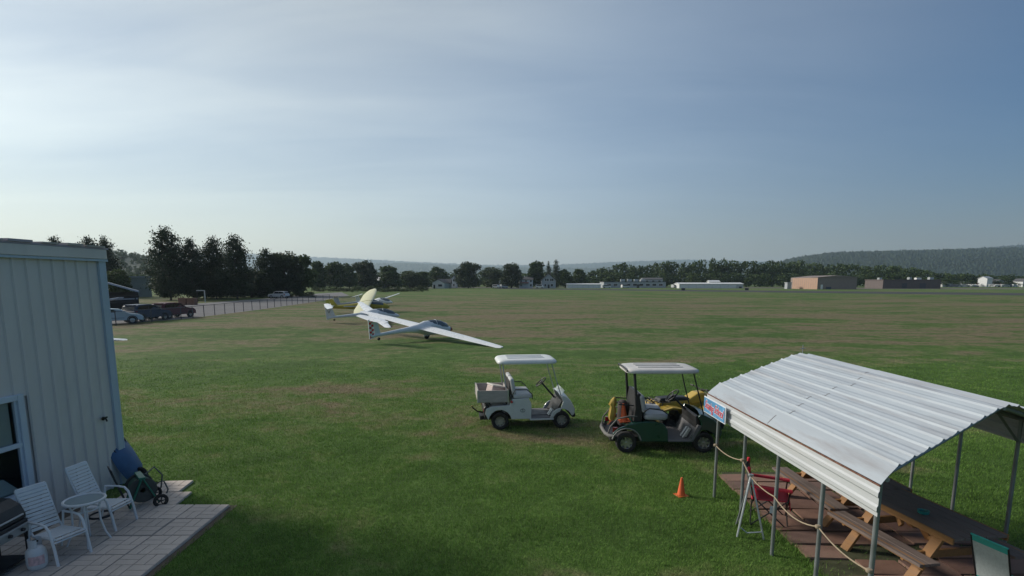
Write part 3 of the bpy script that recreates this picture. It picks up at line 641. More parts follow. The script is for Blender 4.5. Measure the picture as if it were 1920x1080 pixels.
M_alloy = mat('alloy_rim', (.42,.43,.44), .35, .1, 6, metal=.8)
M_glass = glass_mat('car_glass', (.012,.015,.018), .25, .12)
M_redl = mat('red_lamp', (.35,.02,.02), .2, .05, 4, coat=.5); M_lamp = mat('clear_lamp', (.75,.75,.72), .15, .05, 4, coat=.5)
M_blk = mat('black_plastic', (.022,.022,.024), .55, .15, 6)
def suv(label, loc, yaw, col, sedan=False, name='parked_car', group=None):
    t = thing(name, label, 'car', loc, yaw, group)
    m = mat('car_paint_%d%d%d' % tuple(int(c*100) for c in col), col, .4, .06, 2, coat=.15, spec=.35)
    L2 = 2.3; top = 1.42 if sedan else 1.66
    if sedan: side = [(-2.3,.42),(-2.32,.85),(-2.1,1.0),(-1.45,1.05),(-.9,1.36),(-.2,top),(.55,1.36),(1.2,.98),(2.05,.84),(2.3,.66),(2.28,.34),(-2.2,.34)]
    else: side = [(-2.25,.42),(-2.3,.95),(-2.12,1.15),(-1.92,1.52),(-1.5,1.64),(-.3,top),(.45,1.58),(1.12,1.10),(2.0,.98),(2.25,.78),(2.27,.4),(-2.1,.36)]
    b = B(); rings = []
    for y, sx, dz in ((-.92,.975,0),(-.86,1,0),(.86,1,0),(.92,.975,0)): rings.append([(x*sx, y*(1 if z < 1.05 else .80+.0*z), z) for x, z in side])
    b.loft(rings); b.build('body', m, t, 30, bevel=.05)
    gs = [(x, z) for x, z in side if z > 1.0]
    for s in (-1, 1):
        y = s*.755
        if sedan: w1 = [(-1.2,1.08),(-.82,1.30),(-.25,1.35),(-.25,1.08)]; w2 = [(-.18,1.08),(-.18,1.35),(.48,1.31),(.92,1.08)]
        else: w1 = [(-1.75,1.2),(-1.6,1.48),(-.5,1.56),(-.5,1.15)]; w2 = [(-.42,1.15),(-.42,1.56),(.36,1.51),(.82,1.16)]
        for w in (w1, w2): B().prism(w, y-.02, y+.03 if s > 0 else y+.02).build('window', M_glass, t)
        B().box((.75,s*.99,1.08),(.12,.2,.14)).build('mirror', m, t, bevel=.03)
        B().prism([(-.5,.55),(.8,.55),(.8,.58),(-.5,.58)], s*.93-.01, s*.93+.01).build('side_trim', M_blk, t)
        B().prism([(-2.22,.85),(-2.05,1.05),(-1.85,1.02),(-2.1,.82)], s*.80-.05, s*.80+.1).build('tail_lamp', M_redl, t)
        B().prism([(1.85,.86),(2.2,.78),(2.2,.68),(1.9,.72)], s*.78-.05, s*.78+.12).build('headlight', M_lamp, t)
        for x in (-1.4, 1.4): wheel(t, x, s*.82, .34, .22, s, M_alloy, M_tyre)
        for x in (-1.4, 1.4): B().lathe([(.36,-.02),(.42,-.02),(.42,.02),(.36,.02)],20,Matrix.Translation((x,s*.93,.35)) @ Matrix.Rotation(math.pi/2,4,'X')).build('wheel_arch', M_blk, t)
    rz = .28
    if sedan: B().add([(.60,-.62,1.33),(.60,.62,1.33),(1.18,.74,1.03),(1.18,-.74,1.03)],[(0,1,2,3)]).build('windscreen', M_glass, t); B().add([(-.94,-.62,1.33),(-.94,.62,1.33),(-1.42,.72,1.09),(-1.42,-.72,1.09)],[(3,2,1,0)]).build('rear_window', M_glass, t)
    else: B().add([(.53,-.64,1.55),(.53,.64,1.55),(1.10,.74,1.16),(1.10,-.74,1.16)],[(0,1,2,3)]).build('windscreen', M_glass, t); B().add([(-1.99,-.62,1.47),(-1.99,.62,1.47),(-2.16,.72,1.18),(-2.16,-.72,1.18)],[(3,2,1,0)]).build('rear_window', M_glass, t); B().box((-1.85,0,1.60),(.3,1.2,.06)).build('spoiler', m, t, bevel=.02)
    B().box((-2.3,0,.7),(.03,.5,.13)).build('number_plate', M_door, t); B().box((-2.29,0,.45),(.08,1.6,.16)).build('rear_bumper', M_blk, t, bevel=.03)
    B().box((2.27,0,.55),(.06,1.1,.2)).build('grille', M_blk, t, bevel=.02)
    return t
g = G(268, 602); suv('dark blue SUV parked between the light blue and the red car', (g.x, g.y+.6, 0), R(80), (.022,.032,.065))
g = G(319, 596.5); suv('dark red SUV at the outer end of the row of parked cars', (g.x, g.y+.6, 0), R(77), (.10,.012,.018))
g = G(213, 608); suv('light blue sedan half hidden behind the shed corner', (g.x-.3, g.y+.4, 0), R(40), (.40,.50,.56), True)
g = G(523, 559.5); suv('silver SUV parked alone under the far pines', (g.x, g.y, 0), R(168), (.50,.52,.54))

# ------------------------------------------------------------------ metal shed
CB = G(233, 905); TOPZ = A(203, 468, CB.y).z                    # corner foot, eave height
r0 = ray(-2, 455); tt = (TOPZ-H)/r0.z; W2 = Vector((r0.x*tt, r0.y*tt, 0))
WD = Vector((W2.x-CB.x, W2.y-CB.y, 0)).normalized()              # along the wall, towards the viewer
WN = Vector((-WD.y, WD.x, 0));  WN = WN if WN.x > 0 else -WN     # out of the wall
def WP(u, v):                                                    # wall coordinates (s along, z) of a photo pixel
    d = ray(u, v); o = Vector((0,0,H)); t = (CB-o).dot(WN)/d.dot(WN); p = o+d*t
    return (p-CB).dot(WD), p.z
def wl(s, n, z): return CB+WD*s+WN*n+Vector((0,0,z))             # wall coordinates to world
M_steel = mat('painted_steel_siding', (.67,.63,.60), .5, .08, 1.2, dirt=(.36,.33,.29), dirt_amt=.5, stretch=(1,1,.25))
M_trim = mat('pale_blue_trim', (.44,.52,.60), .45, .06, 2)
M_frame = mat('window_vinyl', (.55,.62,.70), .4, .05, 3)
M_roofp = mat('shed_roof_metal', (.34,.31,.36), .4, .15, 1.5, metal=.3)
shed = thing('metal_shed', 'grey ribbed metal shed with a window at the patio', 'shed', CB)
def wq(pts): return [tuple(wl(*p)-CB) for p in pts]
def wbox(b, s0, s1, n0, n1, z0, z1):
    return b.add(wq([(s0,n0,z0),(s1,n0,z0),(s1,n1,z0),(s0,n1,z0),(s0,n0,z1),(s1,n0,z1),(s1,n1,z1),(s0,n1,z1)]), [(0,1,2,3),(4,5,6,7),(0,1,5,4),(1,2,6,5),(2,3,7,6),(3,0,4,7)])
SLEN = 5.2
# window opening, from the photo
ws0, wz1 = WP(38, 744); _, wz0 = WP(52, 917); wsr = (WP(38,744)[0]+WP(54,914)[0])/2
ws1 = wsr+1.15; wz1 = max(wz1, wz0+1.0)
pitch = .232; x = .10
while x < SLEN:
    e = min(x+pitch, SLEN)
    spans = [(0.0, TOPZ-.02)] if (e < wsr-.01 or x > ws1+.01) else [(0.0, wz0), (wz1, TOPZ-.02)]
    for z0, z1 in spans:
        # one sheet between two ribs: a flat pan, its right edge folded out into a rib
        prof = [(x,.0),(x+pitch*.72,.0),(x+pitch*.78,.028),(x+pitch*.93,.028),(x+pitch*.998,.0)]
        b = B(); b.add(wq([(s_,n_,z0) for s_,n_ in prof]+[(s_,n_,z1) for s_,n_ in prof]), [(i,i+1,i+6,i+5) for i in range(4)])
        b.build('wall_panel', M_steel, shed)
    x += pitch
b = B(); wbox(b, .0, SLEN, -.10, -.03, 0, wz0); wbox(b, .0, wsr, -.10, -.03, wz0, wz1); wbox(b, ws1, SLEN, -.10, -.03, wz0, wz1); wbox(b, 0, SLEN, -.10, -.03, wz1, TOPZ-.05); b.build('inner_wall', M_steel, shed)
b = B(); wbox(b, -.02, .10, -.02, .05, 0, TOPZ); wbox(b, -.055, -.02, -.12, .05, 0, TOPZ); b.build('corner_trim', M_trim, shed, bevel=.006)
b = B(); wbox(b, -.06, SLEN, .05, .085, TOPZ-.17, TOPZ-.0); b.build('fascia', M_steel, shed, bevel=.006)
b = B(); wbox(b, -.08, SLEN, .055, .075, TOPZ-.215, TOPZ-.175); b.build('drip_edge', M_trim, shed)
b = B(); wbox(b, -.05, SLEN, -8, -.1, 0, .02); b.build('floor_slab', mat('slab_concrete', (.2,.2,.2), .9), shed)
b = B(); wbox(b, -.05, -.0, -8, -.1, 0, TOPZ-.02); wbox(b, SLEN-.1, SLEN, -8, -.1, 0, TOPZ-.02); b.build('end_wall', M_steel, shed)
b = B(); wbox(b, -.05, SLEN, -8, -7.9, 0, TOPZ-.02); b.build('rear_wall', M_steel, shed)
b = B(); wbox(b, -.10, SLEN+.05, -8, .09, TOPZ+.002, TOPZ+.03); b.build('roof', M_roofp, shed)
for i in range(11): 
    b = B(); s0 = .0+i*.47; wbox(b, s0, s0+(.30 if i % 3 else .40), -8, .12, TOPZ+.032, TOPZ+.058+.012*(i % 2)); b.build('roof_rib', M_roofp if i not in (0,1,2,4) else mat('bare_roof_edge', (.42,.38,.36), .5), shed)
# window
b = B()
for q in ((wsr-.03,wsr+.07,wz0-.05,wz1+.05),(ws1-.07,ws1+.03,wz0-.05,wz1+.05)): wbox(b, q[0], q[1], -.03, .06, q[2], q[3])
wbox(b, wsr+.07, ws1-.07, -.03, .058, wz1-.04, wz1+.05)
win = b.build('window', M_frame, shed, bevel=.008)
b = B(); wbox(b, wsr-.08, ws1+.08, -.03, .13, wz0-.10, wz0-.0); b.build('sill', M_frame, win, bevel=.01)
zm = (wz0+wz1)/2
b = B(); wbox(b, wsr+.07, ws1-.07, -.02, .045, zm-.035, zm+.035); b.build('meeting_rail', M_frame, win, bevel=.005)
b = B()
for z0, z1 in ((wz0, zm-.035), (zm+.035, wz1-.04)):
    wbox(b, wsr+.07, wsr+.115, -.02, .03, z0, z1)
b.build('sash', M_frame, win, bevel=.004)
M_pane = glass_mat('window_glass', (.03,.035,.04), 1.0)
b = B(); wbox(b, wsr+.155, ws1-.08, -.045, -.035, zm+.02, wz1-.05); b.build('reflection_sheet', mat('reflection_tan', (.78,.72,.66), .9, .1, 3), win)  # added sheet behind the upper pane; its tan stands in for a reflection
b = B(); b.add(wq([(wsr+.13,-.045,wz0+.01),(ws1-.08,-.045,wz0+.01),(ws1-.08,-.12,wz0+.30),(wsr+.30,-.12,wz0+.24)]), [(0,1,2,3)]); tag(b.build('paper_sheet', mat('paper_white', (.8,.79,.76), .8, .06, 4), loc=CB), 'white paper sheet leaning inside the shed window', 'paper')
for z0, z1 in ((wz0, zm-.035), (zm+.035, wz1-.04)):
    b = B(); wbox(b, wsr+.11, ws1-.07, -.012, -.004, z0, z1); b.build('pane', M_pane, win)
M_room = mat('room_wall', (.20,.19,.17), .9)
b = B(); wbox(b, wsr-.3, ws1+.3, -1.6, -1.55, .3, wz1+.4); b.build('partition', M_room, shed)
o = B(); wbox(o, wsr+.15, ws1, -.75, -.16, wz0-.06, wz0-.02); tag(o.build('work_table', mat('white_laminate', (.75,.74,.72), .5), loc=CB), 'white table top inside the shed window', 'table')
o = B(); wbox(o, wsr+.32, wsr+.75, -.5, -.2, wz0-.018, wz0+.10); tag(o.build('cardboard_box', mat('purple_print', (.12,.06,.22), .6, .4, 9), loc=CB, bevel=.01), 'purple box on the table inside the shed window', 'box')
# tap and bracket on the wall
s_, z_ = WP(190, 785); t = thing('wall_tap', 'small dark tap fixed to the shed wall near its corner', 'tap', wl(s_, .03, z_))
a = B().lathe([(0,0),(.035,0),(.035,.01),(.014,.015),(.014,.05)], 12); M_iron = mat('dark_iron', (.05,.045,.04), .5, .2, 9, metal=.5)
o = a.build('flange', M_iron, t, 40); o.rotation_euler = WN.to_track_quat('Z','Y').to_euler()
B().tube([Vector((0,0,0)), WN*.06, WN*.08-Vector((0,0,.05))], .014, 8).build('spout', M_iron, t, 40)
B().beam(WN*.05+Vector((0,0,.02))-WD*.045, WN*.05+Vector((0,0,.02))+WD*.045, .015, .03).build('handle', M_iron, t)

# ------------------------------------------------------------------ patio of paving slabs
PE0, PE1 = G(432, 950), G(268, 1085)                             # outer edge
pd = (PE1-PE0).normalized(); pnrm = Vector((pd.y, -pd.x, 0)); pnrm = pnrm if pnrm.x < 0 else -pnrm
M_slab = [mat('concrete_slab_%d' % i, c, .9, .10, 3, bump=.25, dirt=(.14,.13,.12), dirt_amt=.45) for i, c in enumerate(((.55,.475,.42),(.485,.425,.38),(.59,.51,.45)))]
M_soil = mat('bare_soil', (.11,.085,.065), .95, .25, 4, bump=.4)
patio = kind(B().build('patio', M_soil), 'structure')
pw = (CB-PE0).dot(pnrm); 
bm_pts = [PE0-pd*.05-pnrm*.10, PE1+pd*2.4-pnrm*.10, PE1+pd*2.4+pnrm*(pw+1.2), PE0-pd*.05+pnrm*(pw+.3)]
bp = B().add([(p.x,p.y,.006) for p in bm_pts]+[(p.x,p.y,-.02) for p in bm_pts], [(0,1,2,3),(0,4,5,1),(1,5,6,2),(2,6,7,3),(3,7,4,0)])
me = bpy.data.meshes.new('patio'); me.from_pydata(bp.v, [], bp.f); me.materials.append(M_soil); patio.data = me
TS = .60
def slab_mesh(seed):
    """moulded slab: a tile with basket-weave brick blocks standing proud of scored joints"""
    b = B(); h = .03; n = TS/2-.008
    b.box((0,0,h/2-.004),(2*n,2*n,h))
    k = 4; c = 2*n/k
    for i in range(k):
        for j in range(k//2):
            for m_ in range(1):
                if (i//2+j) % 2 == 0:
                    b.box((-n+c*(i+.5), -n+c*(2*j+1), h+.003),(c-.012, 2*c-.012, .012))
                elif i % 2 == 0:
                    for q in (0,1): b.box((-n+c*(i+1), -n+c*(2*j+q+.5), h+.003),(2*c-.012, c-.012, .012))
    me = bpy.data.meshes.new('paving_slab'); me.from_pydata(b.v, [], b.f); return me
slabs = []
for m in M_slab: q = slab_mesh(0); q.materials.append(m); slabs.append(q)
ang = math.atan2(pd.y, pd.x); rr = random.Random(3)
nx = int(pw/TS)+2
for i in range(nx):
    for j in range(9):
        c = PE0+pnrm*(TS*(i+.5))+pd*(TS*(j+.5))
        if (c-CB).dot(WN) < .20: continue
        o = shape(None, slabs[rr.randrange(3)], patio, 'paving_slab'); o.location = (c.x, c.y, .008+rr.uniform(-.004,.006)); o.rotation_euler = (rr.uniform(-.008,.008), rr.uniform(-.008,.008), ang+rr.choice((0,math.pi/2))+rr.uniform(-.012,.012))
for i, j in ((1.9,-1.0),(2.9,-1.0),(2.4,-2.0)):                  # the loose corner slabs on the grass
    c = PE0+pnrm*(TS*(i+.2))+pd*(TS*(j+.5))
    o = shape(None, slabs[rr.randrange(3)], patio, 'paving_slab'); o.location = (c.x, c.y, .004); o.rotation_euler = (0,.01,ang+R(4))

# ------------------------------------------------------------------ patio furniture
M_wp = mat('white_powder_coat', (.66,.68,.70), .4, .06, 5, dirt=(.4,.38,.33), dirt_amt=.2)
def patio_chair(label, loc, rz):
    """faces +X; slatted high back, curved arms running down into the front legs"""
    t = thing('patio_chair', label, 'chair', loc, rz, 'white slatted patio chairs')
    w = .215
    for s in (-1, 1):
        y = s*w
        B().tube([(.30,y,.0),(.25,y,.30),(.19,y,.52),(.13,y,.585),(.02,y,.60),(-.20,y,.595)], [.019,.019,.018,.017,.016,.016], 8).build('arm', M_wp, t, 50)
        B().tube([(-.20,y,.60),(-.24,y,.38),(-.34,y,.0)], .015, 8).build('leg', M_wp, t, 50)
    for s in (-1, 1):
        y = s*(w-.03)
        B().tube([(.24,y,.40),(.0,y,.385),(-.20,y,.375),(-.27,y,.45),(-.40,y,.80),(-.47,y,1.0)], .016, 8).build('side_rail', M_wp, t, 50)
    for i in range(7):
        x = .235-i*.067; z = .402-.004*i
        B().box((x,0,z+.012+(-.02 if i == 0 else 0)),(.055,2*w-.06,.012)).build('slat', M_wp, t, bevel=.003)
    for i in range(12):
        f = (i+.5)/12; x = -.24-.235*f; z = .43+.57*f
        o = B().box((0,0,0),(.012,2*w-.06,.042)).build('slat', M_wp, t, bevel=.003); o.location = (x+.012,0,z); o.rotation_euler = (0,R(-20),0)
    B().tube([(.25,-w,.36),(.25,w,.36)], .013, 8).build('stretcher', M_wp, t); B().tube([(-.27,-w,.30),(-.27,w,.30)], .012, 8).build('stretcher', M_wp, t)
    B().tube([(-.475,-w+.03,1.0),(-.475,w-.03,1.0)], .016, 8).build('top_rail', M_wp, t)
    return t
def between(f0, f1, off):                                          # chair origin from its two front feet
    c = (f0+f1)/2; d = (f1-f0).normalized(); n = Vector((d.y, -d.x, 0)); return c-n*off, math.atan2(n.y, n.x)
c, a = between(G(116,1066), G(168,1043), .30); patio_chair('white slatted patio chair beside the grill and gas cylinder', c, a)
c, a = between(G(217,1002), G(260,978), .30); patio_chair('white slatted patio chair beside the hose reel', c, a)
tc_ = G(158, 937, .70); t = thing('patio_table', 'small round glass-topped white table between the patio chairs', 'table', (tc_.x, tc_.y, 0), .6)
b = B(); n = 40; rt = .25
b.tube([(rt*math.cos(2*math.pi*i/n), rt*math.sin(2*math.pi*i/n), .70) for i in range(n+1)], .02, 8, False); b.build('rim', M_wp, t, 50)
M_tg = glass_mat('table_glass', (.35,.42,.44), .62, .06); B().lathe([(0,.698),(rt-.01,.698),(rt-.01,.705),(0,.705)], 36).build('glass_top', M_tg, t)
for i in range(4):
    q = i*math.pi/2; cs, sn = math.cos(q), math.sin(q)
    B().tube([(cs*.19,sn*.19,.685),(cs*.16,sn*.16,.55),(cs*.165,sn*.165,.36),(cs*.21,sn*.21,.16),(cs*.28,sn*.28,.0)], .014, 8).build('leg', M_wp, t, 50)
B().tube([(0.16*math.cos(2*math.pi*i/24),0.16*math.sin(2*math.pi*i/24),.56) for i in range(25)], .010, 6, False).build('brace_ring', M_wp, t, 50)
# grill
gp = G(-4, 1082); t = thing('gas_grill', 'black lidded gas grill at the picture edge by the window', 'grill', (gp.x-.05, gp.y, 0), math.atan2(WN.y, WN.x)+R(10)); t.scale = (.86,.86,.84)
M_gb = mat('grill_black', (.02,.022,.026), .45, .15, 6); M_gs = mat('grill_steel', (.38,.40,.42), .4, .1, 6, metal=.7)
b = B(); pr = [(-.24,.80),(.26,.80),(.26,.88),(.20,1.03),(.06,1.13),(-.10,1.14),(-.22,1.05)]
b.prism(pr, -.42, .42); lid = b.build('lid', M_gb, t, bevel=.02)
B().tube([(.30,-.30,.90),(.30,.30,.90)], .016, 8).build('handle', M_gs, lid)
B().box((.0,0,.70),(.54,.86,.18)).build('firebox', M_gb, t, bevel=.02)
B().box((.28,0,.66),(.04,.86,.14)).build('control_panel', M_gs, t, bevel=.01)
for y in (-.25,0,.25):
    o = B().lathe([(0,0),(.03,0),(.026,.035),(0,.035)],12).build('knob', M_gb, t, 40); o.location = (.30,y,.66); o.rotation_euler = (0,R(90),0)
for s in (-1,1):
    B().box((0,s*.64,.74),(.44,.36,.035)).build('side_shelf', M_gb, t, bevel=.01)
    for x in (-.22,.24): B().box((x,s*.40,.31),(.045,.045,.62)).build('leg', M_gb, t)
B().box((0,0,.14),(.46,.80,.03)).build('bottom_shelf', M_gb, t)
# gas cylinder
gp = G(72, 1070); t = thing('gas_cylinder', 'white gas cylinder on the patio beside the grill', 'gas cylinder', gp, .4); t.scale = (.8,.8,1.02)
M_cyl = mat('cylinder_white', (.60,.62,.64), .4, .08, 6, dirt=(.35,.25,.18), dirt_amt=.4)
B().lathe([(.0,.03),(.10,.03),(.135,.07),(.145,.13),(.145,.24),(.13,.30),(.09,.34),(.03,.355),(0,.355)], 26).build('tank', M_cyl, t, 50)
B().lathe([(.11,.0),(.115,.0),(.115,.06),(.11,.06)], 24).build('foot_ring', M_cyl, t)
b = B()
for i in range(13):
    a0 = .5+i*.40
    if i < 12 and i not in (3,4): b.add([(.095*math.cos(a0),.095*math.sin(a0),.33),(.095*math.cos(a0+.40),.095*math.sin(a0+.40),.33),(.095*math.cos(a0+.40),.095*math.sin(a0+.40),.45),(.095*math.cos(a0),.095*math.sin(a0),.45)],[(0,1,2,3)])
b.build('collar', M_cyl, t)
B().tube([(0,0,.35),(0,0,.41),(.05,0,.41)], .014, 8).build('valve', M_iron, t); B().lathe([(0,.41),(.03,.41),(.03,.43),(0,.43)],10).build('valve_wheel', M_gb, t)
b = B()
for i in range(8):
    a0 = -2.1+i*.2; b.add([(.1465*math.cos(a0),.1465*math.sin(a0),.12),(.1465*math.cos(a0+.2),.1465*math.sin(a0+.2),.12),(.1465*math.cos(a0+.2),.1465*math.sin(a0+.2),.24),(.1465*math.cos(a0),.1465*math.sin(a0),.24)],[(0,1,2,3)])
b.build('label_sticker', mat('sticker', (.62,.42,.42), .5, .3, 22), t)
# upended blue wheelbarrow against the shed corner
wb = G(240, 905); t = thing('wheelbarrow', 'blue wheelbarrow tray upended against the shed corner', 'wheelbarrow', (wb.x-.06, wb.y+.02, 0), math.atan2(WN.y, WN.x)); t.scale = (.85,.72,.95)
M_blu = mat('blue_poly', (.05,.12,.24), .55, .15, 5, dirt=(.10,.13,.18), dirt_amt=.4)
rings = []
for f, hw2, dp in ((0,.22,.0),(.08,.28,.14),(.35,.36,.22),(.7,.38,.18),(1.0,.34,.05)):
    x = .26-.40*f; z = .10+.74*f
    rings.append([(x-dp*.0+.0, -hw2, z),(x+dp*.35,-hw2*.86,z),(x+dp,-hw2*.45,z),(x+dp*1.05,0,z),(x+dp,hw2*.45,z),(x+dp*.35,hw2*.86,z),(x,hw2,z)])
b = B(); b.loft(rings, False, False); b.build('tray', M_blu, t, 60)
B().tube([rings[0][0]]+[r[0] for r in rings]+[rings[-1][3]]+[r[6] for r in rings[::-1]], .014, 6).build('tray_rim', M_gb, t, 60)
for s in (-1,1): B().tube([(.34,s*.12,.10),(.16,s*.20,.5),(-.08,s*.26,.80),(-.12,s*.26,.88)], .016, 8).build('handle', M_gb, t, 50)
o = B().lathe([(.06,-.04),(.15,-.045),(.17,0),(.15,.045),(.06,.04)],18,Matrix.Translation((.40,0,.17)) @ Matrix.Rotation(math.pi/2,4,'X')).build('wheel', M_tyre, t, 40)
# hose reel cart
hp = G(268, 950); t = thing('hose_reel_cart', 'green hose reel cart with a wound hose beside the patio chair', 'hose reel', (hp.x, hp.y, 0), math.atan2(WN.y, WN.x)+R(48)); t.scale = (.82,.82,.82)
M_grn = mat('green_poly', (.02,.15,.10), .5, .12, 6); M_hose = mat('hose_green', (.05,.10,.075), .6, .25, 12)
ry = Matrix.Translation((.0,0,.42)) @ Matrix.Rotation(math.pi/2,4,'X')
M_flg = mat('reel_flange_grey', (.06,.065,.06), .6, .2, 6)
for y, nm in ((-.20,'reel_flange'),(.20,'reel_flange')): B().lathe([(.05,-.012),(.25,-.012),(.26,0),(.25,.012),(.05,.012),(.05,-.012)],28,Matrix.Translation((0,y,0)) @ ry).build(nm, M_flg, t, 40)
b = B()
for lay in range(2):
    pts = []
    for i in range(24*7+1): a0 = 2*math.pi*i/24; pts.append((.0+(.20-.04*lay)*math.cos(a0), -.17+.34*i/(24*7), .42+(.20-.04*lay)*math.sin(a0)))
    b.tube(pts, .021, 6)
b.build('hose', M_hose, t, 60)
for s in (-1,1):
    B().beam((-.26,s*.24,.10),(-.02,s*.24,.66),.10,.03).build('side_frame', M_grn, t, bevel=.01); B().beam((.26,s*.24,.10),(.02,s*.24,.66),.10,.03).build('side_frame', M_grn, t, bevel=.01)
    wh = B().lathe([(.08,-.02),(.13,-.025),(.145,0),(.13,.025),(.08,.02),(.08,-.02)],20,Matrix.Translation((.28,s*.30,.145)) @ Matrix.Rotation(math.pi/2,4,'X')).build('wheel', M_tyre, t, 40)
    b = B()
    for i in range(5): a0 = i*2*math.pi/5; b.beam((.28,s*.30,.145),(.28+.09*math.cos(a0),s*.30,.145+.09*math.sin(a0)),.02,.02,(0,1,0))
    b.build('spoke', M_blk, wh)
B().tube([(-.26,-.24,.10),(-.45,-.20,.75),(-.50,-.18,.95),(-.50,.18,.95),(-.45,.20,.75),(-.26,.24,.10)], .014, 8).build('push_handle', M_gb, t, 40)
B().box((0,0,.68),(.12,.52,.05)).build('top_bar', M_grn, t, bevel=.01)
B().tube([(.1,.22,.6),(.32,.32,.72),(.46,.34,.5),(.42,.36,.22),(.30,.42,.1),(.36,.5,.3),(.5,.46,.32),(.56,.42,.12),(.5,.36,.03)], .017, 7).build('loose_hose', mat('hose_grey', (.12,.13,.12), .6), t, 60)
# hose coil lying under the table
hc = G(190, 972); o = B().tube([(.16*math.cos(i*.4)*(1+.05*math.sin(i)), .16*math.sin(i*.4), .03+.012*(i//16)) for i in range(64)], .014, 6).build('hose_coil', M_gb, loc=hc); tag(o, 'dark hose coil lying under the patio table', 'hose')

# ------------------------------------------------------------------ golf carts
M_cw = mat('cart_white', (.58,.62,.62), .38, .06, 3, coat=.3, dirt=(.30,.28,.22), dirt_amt=.35)
M_cg = mat('cart_green', (.008,.055,.042), .32, .08, 3, coat=.5, dirt=(.06,.065,.05), dirt_amt=.35)
M_vin = mat('white_vinyl', (.56,.57,.58), .5, .06, 5, dirt=(.3,.28,.25), dirt_amt=.3)
M_vin2 = mat('grey_white_vinyl', (.40,.41,.44), .5, .08, 5, dirt=(.2,.19,.18), dirt_amt=.4)
M_floor = mat('floor_mat', (.15,.15,.16), .8, .15, 6, dirt=(.14,.12,.09), dirt_amt=.5)
M_rofw = mat('roof_plastic', (.72,.74,.74), .4, .05, 3, dirt=(.4,.38,.34), dirt_amt=.25)
M_rofp = mat('roof_plastic_faded', (.60,.58,.56), .5, .08, 3, dirt=(.2,.18,.17), dirt_amt=.55)
M_wood = mat('box_plywood', (.40,.37,.35), .75, .12, 4, stretch=(1,1,4))
M_pole = mat('roof_post_grey', (.38,.40,.42), .4, .08, 5, metal=.5)
M_ali = mat('aluminium', (.55,.57,.58), .4, .08, 6, metal=.75)
def roof_shell(t, x0, x1, w, z, m, up=.07):
    rings = []
    for f, sx, dz in ((0,.985,-.045),(.25,1,-.02),(.6,.985,.018),(.85,.93,up*.75),(1,.84,up)):
        a, bb = (x1-x0)/2*sx, w/2*sx; cx = (x0+x1)/2; r = []
        for i in range(36):
            an = 2*math.pi*i/36; c, s = math.cos(an), math.sin(an)
            r.append((cx+a*math.copysign(abs(c)**.28,c), bb*math.copysign(abs(s)**.28,s), z+dz))
        rings.append(r)
    rf = B().loft(rings).build('roof', m, t, 50)
    for y in (-w*.22, 0, w*.22): B().box(((x0+x1)/2-.02,y,z+up+.008),((x1-x0)*.62,.05,.02)).build('roof_rib', m, rf, bevel=.006)
    return rf
def steering(t, base, top, r=.17):
    base, top = Vector(base), Vector(top); d = (top-base).normalized()
    col = B().tube([base, top], [.026,.022], 8).build('steering_column', M_blk, t)
    n = 28; q = d.to_track_quat('Z','Y')
    sw = B().tube([top+q @ Vector((r*math.cos(2*math.pi*i/n), r*math.sin(2*math.pi*i/n), 0)) for i in range(n+1)], .015, 7, False).build('steering_wheel', M_blk, t, 50)
    b = B()
    for i in range(3): a = i*2*math.pi/3+.5; b.beam(top, top+q @ Vector((r*math.cos(a), r*math.sin(a),0)), .03, .012, d)
    b.lathe([(0,-.03),(.045,-.03),(.05,.012),(0,.02)], 12, Matrix.Translation(top) @ q.to_matrix().to_4x4()); b.build('steering_spokes', M_blk, sw)
def arch_side(name, poly, y0, y1, m, t, bevel=.02): return B().prism(poly, y0, y1).build(name, m, t, bevel=bevel)
def arc(cx, cz, r, a0, a1, n=9): return [(cx+r*math.cos(R(a0+(a1-a0)*i/n)), cz+r*math.sin(R(a0+(a1-a0)*i/n))) for i in range(n+1)]
